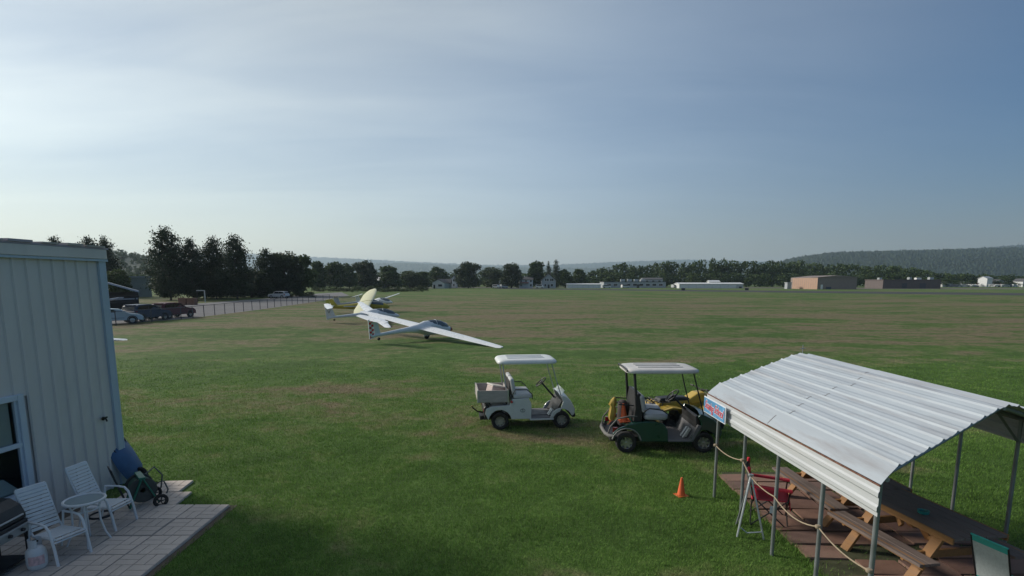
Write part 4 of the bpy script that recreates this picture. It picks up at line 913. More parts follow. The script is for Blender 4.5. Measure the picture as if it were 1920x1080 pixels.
def utility_cart(label, loc, yaw):
    """white cart facing +X, cargo box behind, canopy on four posts"""
    t = thing('golf_cart', label, 'golf cart', loc, yaw); w = .58; r = .225; WB = .82
    for s in (-1, 1):
        wheel(t, -WB+.02, s*(w-.07), r, .20, s, mat('steel_rim', (.36,.36,.34), .45, .15, 6, metal=.6), M_tyre, spokes=8); wheel(t, WB, s*(w-.07), r, .20, s, MATS['steel_rim'], M_tyre, spokes=8)
    # rear body with wheel arches cut into its sides
    rear = [(-1.18,.42),(-1.16,.56),(-1.02,.62),(-.55,.64),(-.48,.80),(-.05,.82),(.02,.66),(.02,.27),(-.50,.27)]+arc(-.80,.225,.30,12,172)[0:]+[(-1.14,.34)]
    for s in (-1, 1): arch_side('rear_fender', rear, s*w-.045*(s > 0)-.0*(s < 0), s*w+.045*(s < 0), M_cw, t, .012)
    B().prism([(-1.16,.50),(-1.02,.615),(-.55,.635),(-.47,.79),(-.06,.81),(.0,.66),(.0,.30),(-.5,.30),(-.5,.55),(-1.14,.48)], -w+.044, w-.044).build('rear_body', M_cw, t, bevel=.02)
    front = [(.62,.27),(.60,.34)]+arc(.82,.225,.29,165,20)+[(1.16,.36),(1.17,.50),(1.10,.66),(.98,.80),(.86,.86),(.80,.84),(.86,.70),(.80,.52),(.68,.30)]
    for s in (-1, 1): arch_side('front_fender', front, s*w-.06*(s > 0), s*w+.06*(s < 0), M_cw, t, .012)
    rg_ = []
    for x, z, k2 in ((1.17,.36,.94),(1.18,.50,.96),(1.10,.665,.97),(.98,.805,.95),(.86,.865,.93),(.79,.845,.92)): rg_.append([(x,-w*k2*.98+.0,z),(x+.015,-w*.5,z+.015),(x+.02,0,z+.02),(x+.015,w*.5,z+.015),(x,w*k2*.98,z)])
    B().loft(rg_, False, False).build('front_cowl', M_cw, t, 60)
    B().box((1.15,0,.33),(.10,1.10,.12)).build('front_bumper', M_blk, t, bevel=.03)
    for y in (-.4,.4): B().lathe([(0,0),(.06,0),(.055,.02),(0,.025)],14,Matrix.Translation((1.155,y,.52)) @ Matrix.Rotation(R(75),4,'Y')).build('headlight', M_lamp, t)
    B().prism([(.70,.30),(.80,.55),(.85,.70),(.83,.72),(.74,.56),(.64,.32)], -w+.065, w-.065).build('dashboard', M_blk, t, bevel=.01)
    B().box((.32,0,.265),(.72,2*w-.02,.05)).build('floor', M_floor, t, bevel=.01); B().box((-.3,0,.25),(2.0,.5,.10)).build('chassis', M_blk, t)
    for s in (-1,1): B().box((.3,s*(w+.005),.252),(.64,.03,.04)).build('sill', M_cw, t, bevel=.008)
    for s in (-1,1):
        B().box((-.20,s*.29,.865),(.50,.53,.12)).build('seat', M_vin, t, bevel=.045, segs=3)
        o = B().box((0,0,0),(.11,.52,.44)).build('backrest', M_vin, t, bevel=.045, segs=3); o.location = (-.46,s*.29,1.12); o.rotation_euler = (0,R(-9),0)
        pts = [(-.46,s*.585,.95),(-.40,s*.60,1.06),(-.10,s*.60,1.05),(.03,s*.595,.93),(.05,s*.59,.80)]
        B().tube(pts, .013, 7).build('hip_rail', M_blk, t, 50)
    B().box((-.535,0,1.06),(.03,1.0,.42)).build('back_panel', M_blk, t, bevel=.01)
    B().prism([(.50,.31),(.58,.33),(.64,.46),(.60,.47)], -.30, -.20).build('pedal', M_ali, t); B().prism([(.50,.31),(.58,.33),(.64,.46),(.60,.47)], -.42, -.34).build('pedal', M_ali, t)
    steering(t, (.78,.22,.66), (.40,.22,1.10))
    for s in (-1,1):
        B().tube([(-.58,s*.52,.64),(-.66,s*.50,1.25),(-.72,s*.46,1.72)], .018, 8).build('roof_post', M_pole, t, 50); B().tube([(.82,s*.50,.84),(.66,s*.48,1.35),(.56,s*.46,1.72)], .012, 8).build('roof_post', M_pole, t, 50)
    roof_shell(t, -.86, .72, 1.14, 1.755, M_rofw, .07)
    B().add([(.84,-.46,.86),(.84,.46,.86),(.92,.46,.98),(.92,-.46,.98)],[(0,1,2,3)]).build('wind_deflector', glass_mat('clear_plastic', (.5,.55,.55), .5), t)
    # cargo box
    bx = thing_part = None
    bb = B(); x0, x1, y1, z0, z1 = -1.36, -.60, .56, .74, 1.04
    box_ = B().box(((x0+x1)/2,0,z0),(x1-x0,2*y1,.03)).build('cargo_box', M_wood, t)
    for s in (-1,1): B().box(((x0+x1)/2,s*y1,(z0+z1)/2),(x1-x0,.03,z1-z0)).build('side_board', M_wood, box_, bevel=.004)
    for x in (x0, x1): B().box((x,0,(z0+z1)/2),(.03,2*y1-.03,z1-z0+.004)).build('end_board', M_wood, box_, bevel=.004)
    for x in (x0-.012,x1+.012):
        for s in (-1,1): B().box((x,s*(y1+.012),(z0+z1)/2),(.03,.03,z1-z0+.02)).build('corner_bracket', M_ali, box_)
    for s in (-1,1): B().beam((-1.02,s*.4,.60),(-1.1,s*.4,.74),.05,.05).build('box_support', M_blk, t); B().beam((-.62,s*.4,.62),(-.62,s*.4,.74),.05,.05).build('box_support', M_blk, t)
    B().prism([(-1.20,.30),(-1.13,.28),(-1.05,.50),(-1.14,.66),(-1.22,.58)], -w+.02, w-.02).build('rear_bumper', M_blk, t, bevel=.03)
    for y in (-.45,.45): B().box((-1.215,y,.50),(.02,.12,.07)).build('tail_lamp', M_redl, t)
    B().lathe([(0,0),(.035,0),(.03,.04),(0,.05)],12,Matrix.Translation((-.50,-.60,.74)) @ Matrix.Rotation(R(90),4,'X')).build('side_lamp', M_redl, t)
    B().tube([(-1.16,-.10,.36),(-1.36,-.12,.40),(-1.50,-.14,.52)], [.025,.022,.018], 7).build('tow_hitch', M_iron, t); B().lathe([(0,0),(.03,.0),(.032,.03),(.0,.05)],10,Matrix.Translation((-1.50,-.14,.53))).build('hitch_ball', mat('brass', (.28,.25,.10), .4, .2, 9, metal=.7), t)
    # badge on the near side: an oval outline with the letter S in it
    nb = 30; M_badge = mat('badge_grey', (.10,.13,.14), .5)
    B().tube([(-.21+.062*math.cos(2*math.pi*i/nb), -w-.004, .50+.042*math.sin(2*math.pi*i/nb)) for i in range(nb+1)], .006, 6, False).build('badge_ring', M_badge, t)
    txt(t, 'S', 'badge_letter', .085, M_badge, (-.21,-w-.004,.50), (math.pi/2,0,0))
    return t
def txt(parent, s, name, size, m, loc, rot, ext=.002, shear=0, spacing=1, bold=0):
    c = bpy.data.curves.new(name, 'FONT'); c.body = s; c.size = size; c.extrude = ext; c.align_x = 'CENTER'; c.align_y = 'CENTER'; c.shear = shear; c.space_character = spacing; c.offset = bold
    tmp = bpy.data.objects.new(name, c); C.objects.link(tmp); bpy.context.view_layer.update()
    me = bpy.data.meshes.new_from_object(tmp); bpy.data.objects.remove(tmp); me.materials.clear(); me.materials.append(m)
    o = bpy.data.objects.new(name, me); C.objects.link(o); o.parent = parent; o.location = loc; o.rotation_euler = rot; return o
ra, fa = G(937, 806), G(1052, 802.5); d = fa-ra; yw = math.atan2(d.y, d.x); mid = (ra+fa)/2; nrm = Vector((-math.sin(yw), math.cos(yw), 0))
sc_ = d.length/1.62
wc = utility_cart('white golf cart with a plywood cargo box, parked on the lawn', mid+nrm*.58*sc_, yw); wc.scale = (sc_,)*3
WC = wc.matrix_basis.copy()
bpy.context.view_layer.update(); WC = wc.matrix_world.copy()
o = B(); o.box((0,0,.11),(.42,.30,.22)); co = o.build('foam_cooler', mat('foam_pinkish', (.62,.50,.46), .7, .08, 5), bevel=.03, loc=WC @ Vector((-.90,-.12,.86)), rot=(R(4),R(14),yw+R(28))); tag(co, 'pinkish white foam cooler lying in the cart cargo box', 'cooler')
B().box((0,0,.235),(.45,.33,.04)).build('lid', mat('foam_white', (.72,.66,.62), .7), co, bevel=.015)
o = B().box((0,0,.06),(.34,.26,.12)).build('storage_box', mat('pale_blue_plastic', (.50,.55,.66), .5), bevel=.02, loc=WC @ Vector((-1.17,-.05,.76)), rot=(0,0,yw)); tag(o, 'low pale blue box at the tail of the cart cargo box', 'box')

def green_cart(label, loc, yaw):
    t = thing('golf_cart', label, 'golf cart', loc, yaw); w = .59; r = .225
    for s in (-1,1):
        for x in (-.86,.84): wheel(t, x, s*(w-.08), r, .21, s, M_alloy, M_tyre, spokes=7)
    rear = [(.06,.25),(.04,.52),(-.04,.64),(-.20,.70),(-.45,.70),(-.62,.68),(-.86,.62),(-1.05,.54),(-1.16,.44),(-1.16,.37)]+arc(-.86,.225,.30,155,8)+[(-.52,.25)]
    for s in (-1,1): arch_side('rear_fender', rear, s*w-.06*(s > 0), s*w+.06*(s < 0), M_cg, t, .015)
    for s in (-1,1):
        ar = arc(-.86,.225,.325,165,10); B().tube([(x, s*(w+.002), z) for x, z in ar], .016, 6).build('fender_trim', mat('trim_grey', (.22,.22,.21), .6), t, 60)
    B().prism([(.04,.28),(.02,.52),(-.04,.63),(-.2,.69),(-.6,.67),(-.85,.60),(-.85,.52),(-.5,.50),(-.5,.28)], -w+.059, w-.059).build('rear_body', M_cg, t, bevel=.02)
    front = [(.58,.25),(.62,.34)]+arc(.84,.225,.29,165,14)+[(1.20,.34),(1.24,.46),(1.20,.58),(1.04,.74),(.84,.84),(.74,.86),(.70,.80),(.78,.66),(.76,.48),(.62,.28)]
    for s in (-1,1): arch_side('front_fender', front, s*w-.07*(s > 0), s*w+.07*(s < 0), M_cg, t, .015)
    rg_ = []
    for x, z in ((1.22,.34),(1.25,.46),(1.205,.585),(1.05,.745),(.85,.845),(.74,.865)): rg_.append([(x-.02,-w*.95,z),(x+.03,-w*.5,z+.02),(x+.05,0,z+.025),(x+.03,w*.5,z+.02),(x-.02,w*.95,z)])
    B().loft(rg_, False, False).build('front_cowl', M_cg, t, 60)
    for y in (-.36,.36): B().box((1.20,y,.56),(.05,.16,.08)).build('headlight', M_lamp, t, bevel=.02)
    B().prism([(.64,.30),(.76,.50),(.76,.66),(.72,.82),(.66,.80),(.68,.64),(.66,.50),(.56,.30)], -w+.075, w-.075).build('dashboard', M_blk, t, bevel=.01)
    fl_ = [(.06,.245),(.60,.245),(.78,.60),(.70,.62),(.55,.285),(.06,.285)]
    B().prism(fl_, -w-.004, w+.004).build('floor', M_floor, t, bevel=.008); B().box((-.2,0,.22),(1.9,.5,.10)).build('chassis', M_blk, t)
    for s in (-1,1):
        o = B(); rs = []
        for zz, kx, ky in ((.72,.90,.90),(.75,1,1),(.82,1,1),(.86,.92,.9)): rs.append([(-.20+.27*kx*math.copysign(abs(math.cos(a))**.5,math.cos(a)), s*.29+.275*ky*math.copysign(abs(math.sin(a))**.5,math.sin(a)), zz) for a in np.linspace(0,2*math.pi,25)[:-1]])
        o.loft(rs).build('seat', M_vin2, t, 50)
        b2 = B().box((0,0,0),(.10,.52,.40)).build('backrest', M_vin2, t, bevel=.045, segs=3); b2.location = (-.50,s*.29,1.08); b2.rotation_euler = (0,R(-12),0)
        B().tube([(-.50,s*.585,.92),(-.38,s*.60,1.0),(-.10,s*.60,.96),(.04,s*.60,.86),(.06,s*.59,.74)], .014, 7).build('hip_rail', M_blk, t, 50)
    B().prism([(-.70,.68),(-.52,.68),(-.50,.92),(-.56,1.30),(-.62,1.30)], -.50, .50).build('back_panel', M_blk, t, bevel=.01)
    steering(t, (.74,.22,.72), (.34,.22,1.12), .18)
    B().prism([(.42,.30),(.50,.32),(.60,.50),(.55,.51)], -.30, -.22).build('pedal', M_ali, t); B().prism([(.42,.30),(.50,.32),(.60,.50),(.55,.51)], -.44, -.37).build('pedal', M_ali, t)
    for s in (-1,1):
        B().tube([(-.62,s*.47,.70),(-.66,s*.47,1.30),(-.70,s*.46,1.76)], .030, 8).build('roof_post', M_blk, t, 50); B().tube([(.84,s*.50,.84),(.68,s*.49,1.40),(.58,s*.47,1.78)], .015, 8).build('roof_post', M_blk, t, 50)
    rf = roof_shell(t, -.88, .74, 1.10, 1.80, M_rofp, .05)
    o = B().tube([(-.86,-.46,1.80),(-.90,-.3,1.85),(-.91,0,1.86),(-.90,.3,1.85),(-.86,.46,1.80)], .022, 6).build('rear_grip', M_blk, rf, 50)
    # bag well at the tail: bumper tray and hoop
    B().prism([(-1.22,.36),(-1.20,.30),(-.84,.28),(-.84,.34)], -w+.05, w-.05).build('bag_tray', M_blk, t, bevel=.01)
    M_bmp = mat('bumper_grey', (.15,.145,.14), .7, .15, 5, dirt=(.25,.22,.18), dirt_amt=.4)
    B().tube([(-1.12,-w+.02,.37),(-1.22,-w+.08,.36),(-1.27,-.3,.36),(-1.28,0,.36),(-1.27,.3,.36),(-1.22,w-.08,.36),(-1.12,w-.02,.37)], .042, 8).build('rear_bumper', M_bmp, t, 60)
    for s in (-1,1): B().tube([(-1.24,s*.42,.38),(-1.20,s*.48,.56),(-1.05,s*.49,.74),(-.80,s*.49,.80),(-.62,s*.49,.80)], .018, 7).build('bag_hoop', M_bmp, t, 60)
    for y in (-.40,.40): B().box((-1.10,y*1.25,.50),(.10,.05,.10)).build('tail_lamp', M_redl, t)
    B().tube([(-.68,-.40,1.02),(-1.0,-.38,1.04),(-1.0,.38,1.04),(-.68,.40,1.02)], .014, 7).build('bag_rack', M_blk, t, 50)
    return t
ra, fa = G(1180, 854), G(1312, 844); d = fa-ra; yw2 = math.atan2(d.y, d.x)-R(13); nrm2 = Vector((-math.sin(yw2), math.cos(yw2), 0)); sc2 = d.length/1.70
gc = green_cart('dark green golf cart with white seats next to the canopy', (ra+fa)/2+nrm2*.59*sc2, yw2); gc.scale = (sc2,)*3
bpy.context.view_layer.update(); GC = gc.matrix_world.copy()
# ------------------------------------------------------------------ cones
M_cone = mat('cone_orange', (.75,.13,.035), .5, .08, 6, dirt=(.25,.1,.06), dirt_amt=.3)
def cone(label, loc, h=.33, rot=(0,0,.3)):
    t = thing('traffic_cone', label, 'traffic cone', loc, 0, 'orange traffic cones', rot)
    k2 = h/.33; b = B().lathe([(.075*k2,.012),(.068*k2,.03),(.022*k2,.31*k2),(.016*k2,.33*k2),(0,.33*k2)], 22).build('cone_body', M_cone, t, 50)
    B().box((0,0,.008*k2),(.20*k2,.20*k2,.016*k2)).build('cone_base', M_cone, t, bevel=.01)
    return t
cone('orange traffic cone alone on the grass before the canopy', G(1277, 929), .34)
cone('orange traffic cone standing behind the tail of the green cart', G(1146, 797), .34)
cone('orange traffic cone carried upright in the green cart bag well', GC @ Vector((-.84,-.20,.62)), .42, (.05,-.1,yw2))
t = cone('orange traffic cone lying across the yellow quad rack', G(1218,806)+Vector((0,0,.62)), .30, (R(70),0,R(40)))
# yellow cloth and bag hung on the bag rack
M_yc = mat('yellow_cloth', (.42,.29,.06), .8, .2, 6); M_bag = mat('dark_bag', (.06,.045,.045), .8, .3, 6)
b = B(); rings = []
for z, a1, b1, ox in ((1.16,.02,.02,.03),(1.10,.06,.05,.02),(1.00,.08,.07,-.01),(.95,.05,.06,.0),(.88,.07,.08,.0),(.72,.075,.08,-.02),(.64,.05,.07,-.02)): rings.append([(ox+a1*math.cos(2*math.pi*i/14)*(1+.18*math.sin(3*i)), b1*math.sin(2*math.pi*i/14)*(1+.15*math.cos(2*i+z*9)), z) for i in range(14)])
o = b.loft(rings).build('yellow_jacket', M_yc, None, 60); o.matrix_world = GC @ Matrix.Translation((-1.10,-.16,0)); tag(o, 'yellow jacket hanging on the bag rack of the green cart', 'jacket')
b = B(); rings = []
for z, a1, b1 in ((.44,.10,.13),(.60,.12,.15),(.80,.11,.14),(.96,.12,.13),(1.02,.05,.06)): rings.append([(a1*math.cos(2*math.pi*i/14)*(1+.1*math.sin(3*i+z*4)), b1*math.sin(2*math.pi*i/14), z) for i in range(14)])
o = b.loft(rings).build('duffel_bag', M_bag, None, 60); o.matrix_world = GC @ Matrix.Translation((-.80,.22,0)); tag(o, 'dark bag standing in the bag well of the green cart', 'bag')
# ------------------------------------------------------------------ yellow quad
M_yel = mat('quad_yellow', (.50,.34,.055), .4, .08, 4, coat=.3, dirt=(.25,.2,.1), dirt_amt=.35)
q0 = G(1252, 816); q1 = G(1334, 811); d = q1-q0; yq = math.atan2(d.y, d.x)
t = thing('quad_bike', 'yellow quad bike parked beyond the green cart', 'quad bike', (q0+q1)/2+Vector((-math.sin(yq), math.cos(yq), 0))*.38, yq)
kq = d.length/1.16; t.scale = (kq,)*3
for s in (-1,1):
    for x in (-.58,.58): wheel(t, x, s*.40, .265, .22, s, mat('quad_rim', (.22,.22,.22), .5, .1, 5, metal=.5), M_tyre, spokes=4)
    for x, x0_, x1_ in ((-.58,-.98,-.18),(.58,.16,1.0)):
        pr = [(x0_,.52),(x-.26,.66),(x,.72),(x+.26,.68),(x1_,.50),(x1_-.03,.47),(x+.24,.63),(x,.67),(x-.24,.61),(x0_+.03,.48)]
        B().prism(pr, s*.40-.17, s*.40+.17).build('mudguard', M_yel, t, bevel=.015)
B().prism([(-.80,.62),(-.72,.74),(-.30,.80),(.10,.80),(.30,.90),(.60,.92),(.86,.78),(.92,.62),(.40,.55),(-.2,.58)], -.15, .15).build('body', M_yel, t, bevel=.04)
B().prism([(.02,.80),(.28,.96),(.46,.97),(.62,.88),(.60,.72),(.10,.66)], -.17, .17).build('fuel_tank', M_yel, t, bevel=.05)
B().prism([(-.74,.76),(-.70,.86),(-.30,.88),(.02,.86),(.12,.82),(.05,.76)], -.15, .15).build('seat', M_blk, t, bevel=.04)
B().box((0,0,.40),(.62,.34,.34)).build('engine', M_iron, t, bevel=.04)
B().prism([(-.34,.22),(.34,.22),(.34,.26),(-.34,.26)], -.42, .42).build('footrest', M_blk, t, bevel=.01)
B().tube([(.42,-.36,1.06),(.46,-.12,1.02),(.48,0,1.0),(.46,.12,1.02),(.42,.36,1.06)], .014, 7).build('handlebar', M_blk, t, 50); B().tube([(.62,0,.70),(.48,0,1.02)], .03, 7).build('steering_post', M_blk, t)
for s in (-1,1): B().tube([(.42,s*.30,1.055),(.40,s*.40,1.065)], .02, 8).build('grip', M_blk, t)
for x0_, x1_, z, nm in ((-1.02,-.55,.80,'rear_rack'),(.58,1.0,.90,'front_rack')):
    b = B()
    for i in range(5): y = -.34+.17*i; b.tube([(x0_,y,z),(x1_,y,z)], .010, 6)
    for x in (x0_, (x0_+x1_)/2, x1_): b.tube([(x,-.36,z),(x,.36,z)], .012, 6)
    for y in (-.2,.2): b.tube([(x0_+.1,y,z),(x0_+.16,y,z-.20)], .012, 6); b.tube([(x1_-.1,y,z),(x1_-.14,y,z-.20)], .012, 6)
    b.build(nm, M_blk, t)
for y in (-.22,.22): B().lathe([(0,0),(.07,0),(.06,.03),(0,.035)],14,Matrix.Translation((.88,y,.74)) @ Matrix.Rotation(R(90),4,'Y')).build('headlight', M_lamp, t)

# ------------------------------------------------------------------ canopy shelter
ZE, ZR, ZB = 1.85, 2.50, 1.52
EF, EN_ = G(1327, 737, ZE), G(1652, 910, ZE); RF, RN = G(1500, 661, ZR), G(1892, 758, ZR)
ADJ = (RF-EF); ADJ2 = (RN-EN_)
def cross(f, n):                        # f: 0 far end .. 1 near end, n: -1 left eave .. 0 ridge .. +1 right eave -> plan point
    e = EF.lerp(EN_, f); r = RF.lerp(RN, f); d = r-e
    p = r+d*n if n <= 0 else r+Vector((d.x, d.y, 0))*n
    return Vector((p.x, p.y, 0))
def zprof(n):
    a = abs(n); return ZR-(ZR-ZE-.09)*a-.09*(max(0, a-.88)/.12)**1.6-.03*math.exp(-(a/.05)**2)
M_croof = mat('canopy_white_steel', (.42,.465,.51), .42, .06, 2.5, stretch=(3,.5,3), dirt=(.24,.21,.20), dirt_amt=.7, spec=.4)
M_croof2 = mat('canopy_white_steel_b', (.40,.44,.485), .42, .07, 2.0, stretch=(4,.4,4), dirt=(.22,.18,.17), dirt_amt=.75, spec=.4)
M_rust = mat('rust_line', (.16,.075,.05), .9, .5, 6, stretch=(1,3,1))
M_cside = mat('canopy_side_steel', (.50,.52,.54), .45, .05, 3, stretch=(3,.5,3), dirt=(.45,.40,.36), dirt_amt=.4)
M_galv = mat('galvanised_tube', (.27,.29,.30), .45, .12, 5, metal=.5)
cn = thing('canopy_shelter', 'white corrugated metal canopy over the picnic tables', 'canopy')
def strip(name, ns, zs, f0, f1, m, lift=0, segs=6):
    b = B(); k = len(ns); vs = []
    for i in range(segs+1):
        f = f0+(f1-f0)*i/segs
        for n, z in zip(ns, zs): p = cross(f, n); vs.append((p.x, p.y, z+lift))
    b.add(vs, [(i*k+j, i*k+j+1, (i+1)*k+j+1, (i+1)*k+j) for i in range(segs) for j in range(k-1)])
    o = b.build(name, m, cn)
    so = o.modifiers.new('gauge', 'SOLIDIFY'); so.thickness = .004; so.offset = 0
    return o
NP = 9; hl = .028; rs_ = random.Random(9); M_seam = mat('seam_grime', (.20,.20,.21), .8, .3, 8)
for side in (-1, 1):
    for i in range(NP):
        a0, a1 = i/NP, (i+1)/NP
        if i == NP-1: fr = [0,.3,.55,.75,.88,.96,1.0]
        else: fr = [0,.28,.45,.60,.74,.92,1.0]
        ns = [a0+(a1-a0)*q for q in fr]; bump = [0,.0,.006,0,0,hl,hl*.35] if i < NP-1 else [0]*7
        if i == 0: bump = [hl*.9,.004,.006,0,0,hl,hl*.35]
        zs = [zprof(n)+h for n, h in zip(ns, bump)]
        zs[0] += hl*.35 if i else 0
        cut = .50+.012*((i*7) % 5-2)
        m = (M_croof, M_croof2)[(i*5+side) % 2]
        strip('roof_panel', [side*n for n in ns], zs, 0, cut, m)
        strip('roof_panel', [side*n for n in ns], zs, cut-.02, 1, m, .005)
        if side < 0: strip('seam', [side*n for n in ns[1:-1]], zs[1:-1], cut-.0035, cut+.0005, M_seam, .0075, 1)
        for q in range(3 if side < 0 else 0):
            fa_ = rs_.uniform(.05,.8); strip('rust_streak', [side*(ns[-1]-.0075), side*(ns[-1]-.0035)], [zs[-1]+.004]*2, fa_, fa_+rs_.uniform(.02,.12), M_rust, .006, 1)
        if side < 0 and i in (2,4,6): strip('rust_streak', [side*(ns[-1]-.0085), side*(ns[-1]-.004)], [zs[-1]+.006]*2, .30+.05*i*.3, .86-.1*(i % 4), M_rust, .006, 2)
# side panels: ribbed sheet hanging from the eave
for side in (-1, 1):
    zt = zprof(1.0)-.01; rows = [(zt,0),(zt-.05,0),(zt-.07,.018),(zt-.11,.018),(zt-.13,0),(zt-.20,0),(zt-.22,.018),(zt-.26,.018),(zt-.28,0),(ZB,0)]
    for f0, f1 in ((0,.48),(.48,1.0)):
        b = B(); vs = []
        for f in (f0, f1):
            for z, o_ in rows:
                p = cross(f, side*(1.004+(.001 if f0 else 0))); q = cross(f, side*1.03); d = (q-p).normalized(); p = p+d*o_; vs.append((p.x, p.y, z))
        k = len(rows); b.add(vs, [(j, j+1, k+j+1, k+j) for j in range(k-1)]); o = b.build('side_panel', M_cside, cn); so = o.modifiers.new('gauge','SOLIDIFY'); so.thickness = .004; so.offset = 0
    p, q = cross(0, side*1.006), cross(1, side*1.006); B().beam((p.x,p.y,zt+.004),(q.x,q.y,zt+.004),.012,.016).build('eave_seam', M_rust, cn)
# posts and frame
def fpar(u, v):                        # where along the eave a post top seen at u, v stands
    p = G(u, v, ZB+.02); a, c = cross(0,-1), cross(1,-1); d = c-a; return (Vector((p.x,p.y,0))-a).dot(d)/d.length_squared
fs = [fpar(1333,777), fpar(1383,808), fpar(1446,846), fpar(1531,897), fpar(1632,958)]
POST = []
for i, f in enumerate(fs):
    f = min(max(f, .015), .985); p = cross(f, -.955); POST.append(p); top = zprof(.955)-.03
    B().tube([(p.x,p.y,-.05),(p.x,p.y,top)], .026, 10).build('post', M_galv, cn, 50)
    q = cross(f, .955); B().tube([(q.x,q.y,-.05),(q.x,q.y,top)], .026, 10).build('post', M_galv, cn, 50)
    r = cross(f, 0); B().tube([(p.x,p.y,top),(r.x,r.y,ZR-.05),(q.x,q.y,top)], .028, 8).build('roof_bow', M_galv, cn)
    m2 = q.lerp(r, .30); B().tube([(q.x,q.y,top-.35),(m2.x,m2.y,top+.14)], .018, 6).build('knee_brace', M_galv, cn)
for n in (-.955, .955):
    p, q = cross(.0, n), cross(1, n); z = zprof(.955)-.03; B().tube([(p.x,p.y,z),(q.x,q.y,z)], .026, 8).build('eave_rail', M_galv, cn)
p, q = cross(.01, 0), cross(.99, 0); B().tube([(p.x,p.y,ZR-.06),(q.x,q.y,ZR-.06)], .022, 8).build('ridge_rail', M_galv, cn)
r = cross(.02, 0); t = thing('wind_vane', 'thin wind vane rod on the far end of the canopy ridge', 'wind vane', (r.x, r.y, ZR+.0))
B().tube([(0,0,-.06),(0,0,.16)], .008, 6).build('rod', M_galv, t); B().beam((-.05,0,.09),(.05,0,.09),.006,.012).build('arrow', M_galv, t)
# sign
zt = zprof(1.0)-.035; p0, p1 = cross(.02,-1.03), cross(.215,-1.03); dn = (cross(.1,-1.06)-cross(.1,-1.0)); dn.z = 0; dn.normalize()
sg = thing('sign_board', 'blue sign with red lettering on the side of the canopy', 'sign', ((p0.x+p1.x)/2+dn.x*.03, (p0.y+p1.y)/2+dn.y*.03, zt-.135))
ex = (p1-p0); wsg = ex.length; ex.normalize(); sg.rotation_euler = (0,0,math.atan2(ex.y, ex.x))
M_sgn = mat('sign_blue', (.10,.28,.50), .45, .30, 4, dirt=(.30,.48,.62), dirt_amt=.7); M_sw = mat('sign_white', (.72,.74,.78), .5)
B().box((0,0,0),(wsg+.05,.012,.285)).build('sign_border', M_sw, sg); B().box((0,-.012,0),(wsg,.008,.25)).build('sign_face', M_sgn, sg)
M_red = mat('sign_red', (.52,.07,.11), .5, .05, 3)
for (word, cx, sz) in (('Soaring', -.225, .20), ('School', .245, .20)):
    for nm, m, off, dy in (('letter_outline', M_sw, .012, -.0175), ('lettering', M_red, .003, -.0205)):
        o = txt(sg, word, nm, sz, m, (cx*wsg, dy, .005), (math.pi/2,0,0), .0012, .35, .92, off); bb = [v.co.x for v in o.data.vertices]; wd = max(bb)-min(bb); o.scale = (wsg*.44/wd if nm == 'lettering' else wsg*.455/wd, 1, 1); o.rotation_euler = (math.pi/2, R(4), 0)
# paving under the canopy
pav = kind(B().add([(4.05,5.0,.005),(7.3,5.0,.005),(7.3,11.0,.005),(4.25,11.0,.005)],[(0,1,2,3)]).build('canopy_floor', mat('earth_and_turf', (.060,.065,.030), .95, .35, 3, bump=.4)), 'structure')
M_rp = [mat('red_paver_%d' % i, c, .9, .14, 3, bump=.3, dirt=(.10,.085,.06), dirt_amt=.5) for i, c in enumerate(((.225,.125,.09),(.19,.105,.08),(.25,.15,.115),(.17,.105,.085)))]
pm = []
for i, m in enumerate(M_rp):
    o = B().box((0,0,.02),(.58,.40,.04)); me = bpy.data.meshes.new('paver'); me.from_pydata(o.v, [], o.f); me.materials.append(m); pm.append(me)
rp = random.Random(11)
for j in range(13):
    for i in range(6):
        x = 4.42+i*.60+(.30 if j % 2 else 0)*0+rp.uniform(-.025,.025); y = 5.35+j*.435+rp.uniform(-.02,.02)
        if x > 7.2 or rp.random() < .04: continue
        o = shape(None, pm[rp.randrange(4)], pav, 'paver'); o.location = (x+.0*(y-8), y, rp.uniform(-.012,.004)); o.rotation_euler = (rp.uniform(-.02,.02), rp.uniform(-.02,.02), rp.uniform(-.04,.04))
        o.scale = (rp.uniform(.94,1.0), rp.uniform(.92,1.0), 1)
# picnic tables
M_tbl = mat('weathered_board', (.17,.13,.115), .75, .2, 4, stretch=(8,.6,4)); M_bord = mat('stained_edge', (.30,.15,.055), .7, .2, 5, stretch=(6,.6,4))
def picnic(label, loc, rz, L_=1.85):
    t = thing('picnic_table', label, 'picnic table', loc, rz, 'picnic tables under the canopy')
    for i in range(5): B().box((-.30+.15*i,0,.745),(.142,L_,.038)).build('table_plank', M_tbl, t, bevel=.004)
    for s in (-1,1):
        for i in range(2): B().box((s*(.60+.145*i),0,.445),(.138,L_,.038)).build('bench_plank', M_tbl, t, bevel=.004)
        B().box((s*.755+.0,0,.428),(.02,L_,.075)).build('bench_edge', M_bord, t); B().box((s*.385,0,.725),(.02,L_,.08)).build('table_edge', M_bord, t)
        for y in (-L_*.32, L_*.32):
            B().beam((s*.72,y,.0),(s*.22,y,.72),.04,.14,(0,1,0)).build('leg', M_bord, t)
            B().beam((s*.10,y*.45,.46),(s*.04,y*.9,.70),.04,.09).build('brace', M_bord, t)
    for y in (-L_*.32, L_*.32):
        B().box((0,y+.045,.405),(1.48,.04,.10)).build('cross_beam', M_bord, t); B().box((0,y+.045,.70),(.72,.04,.08)).build('top_cleat', M_bord, t)
    return t
b1, b2 = G(1455, 876, .46), G(1566, 954, .46); dd = (b2-b1); rz1 = math.atan2(dd.y, dd.x)+math.pi/2
c1 = (b1+b2)/2; sd = Vector((math.cos(rz1), math.sin(rz1), 0)); picnic('picnic table at the far end under the canopy by the red chair', (c1.x+sd.x*.74, c1.y+sd.y*.74, 0), rz1, dd.length)
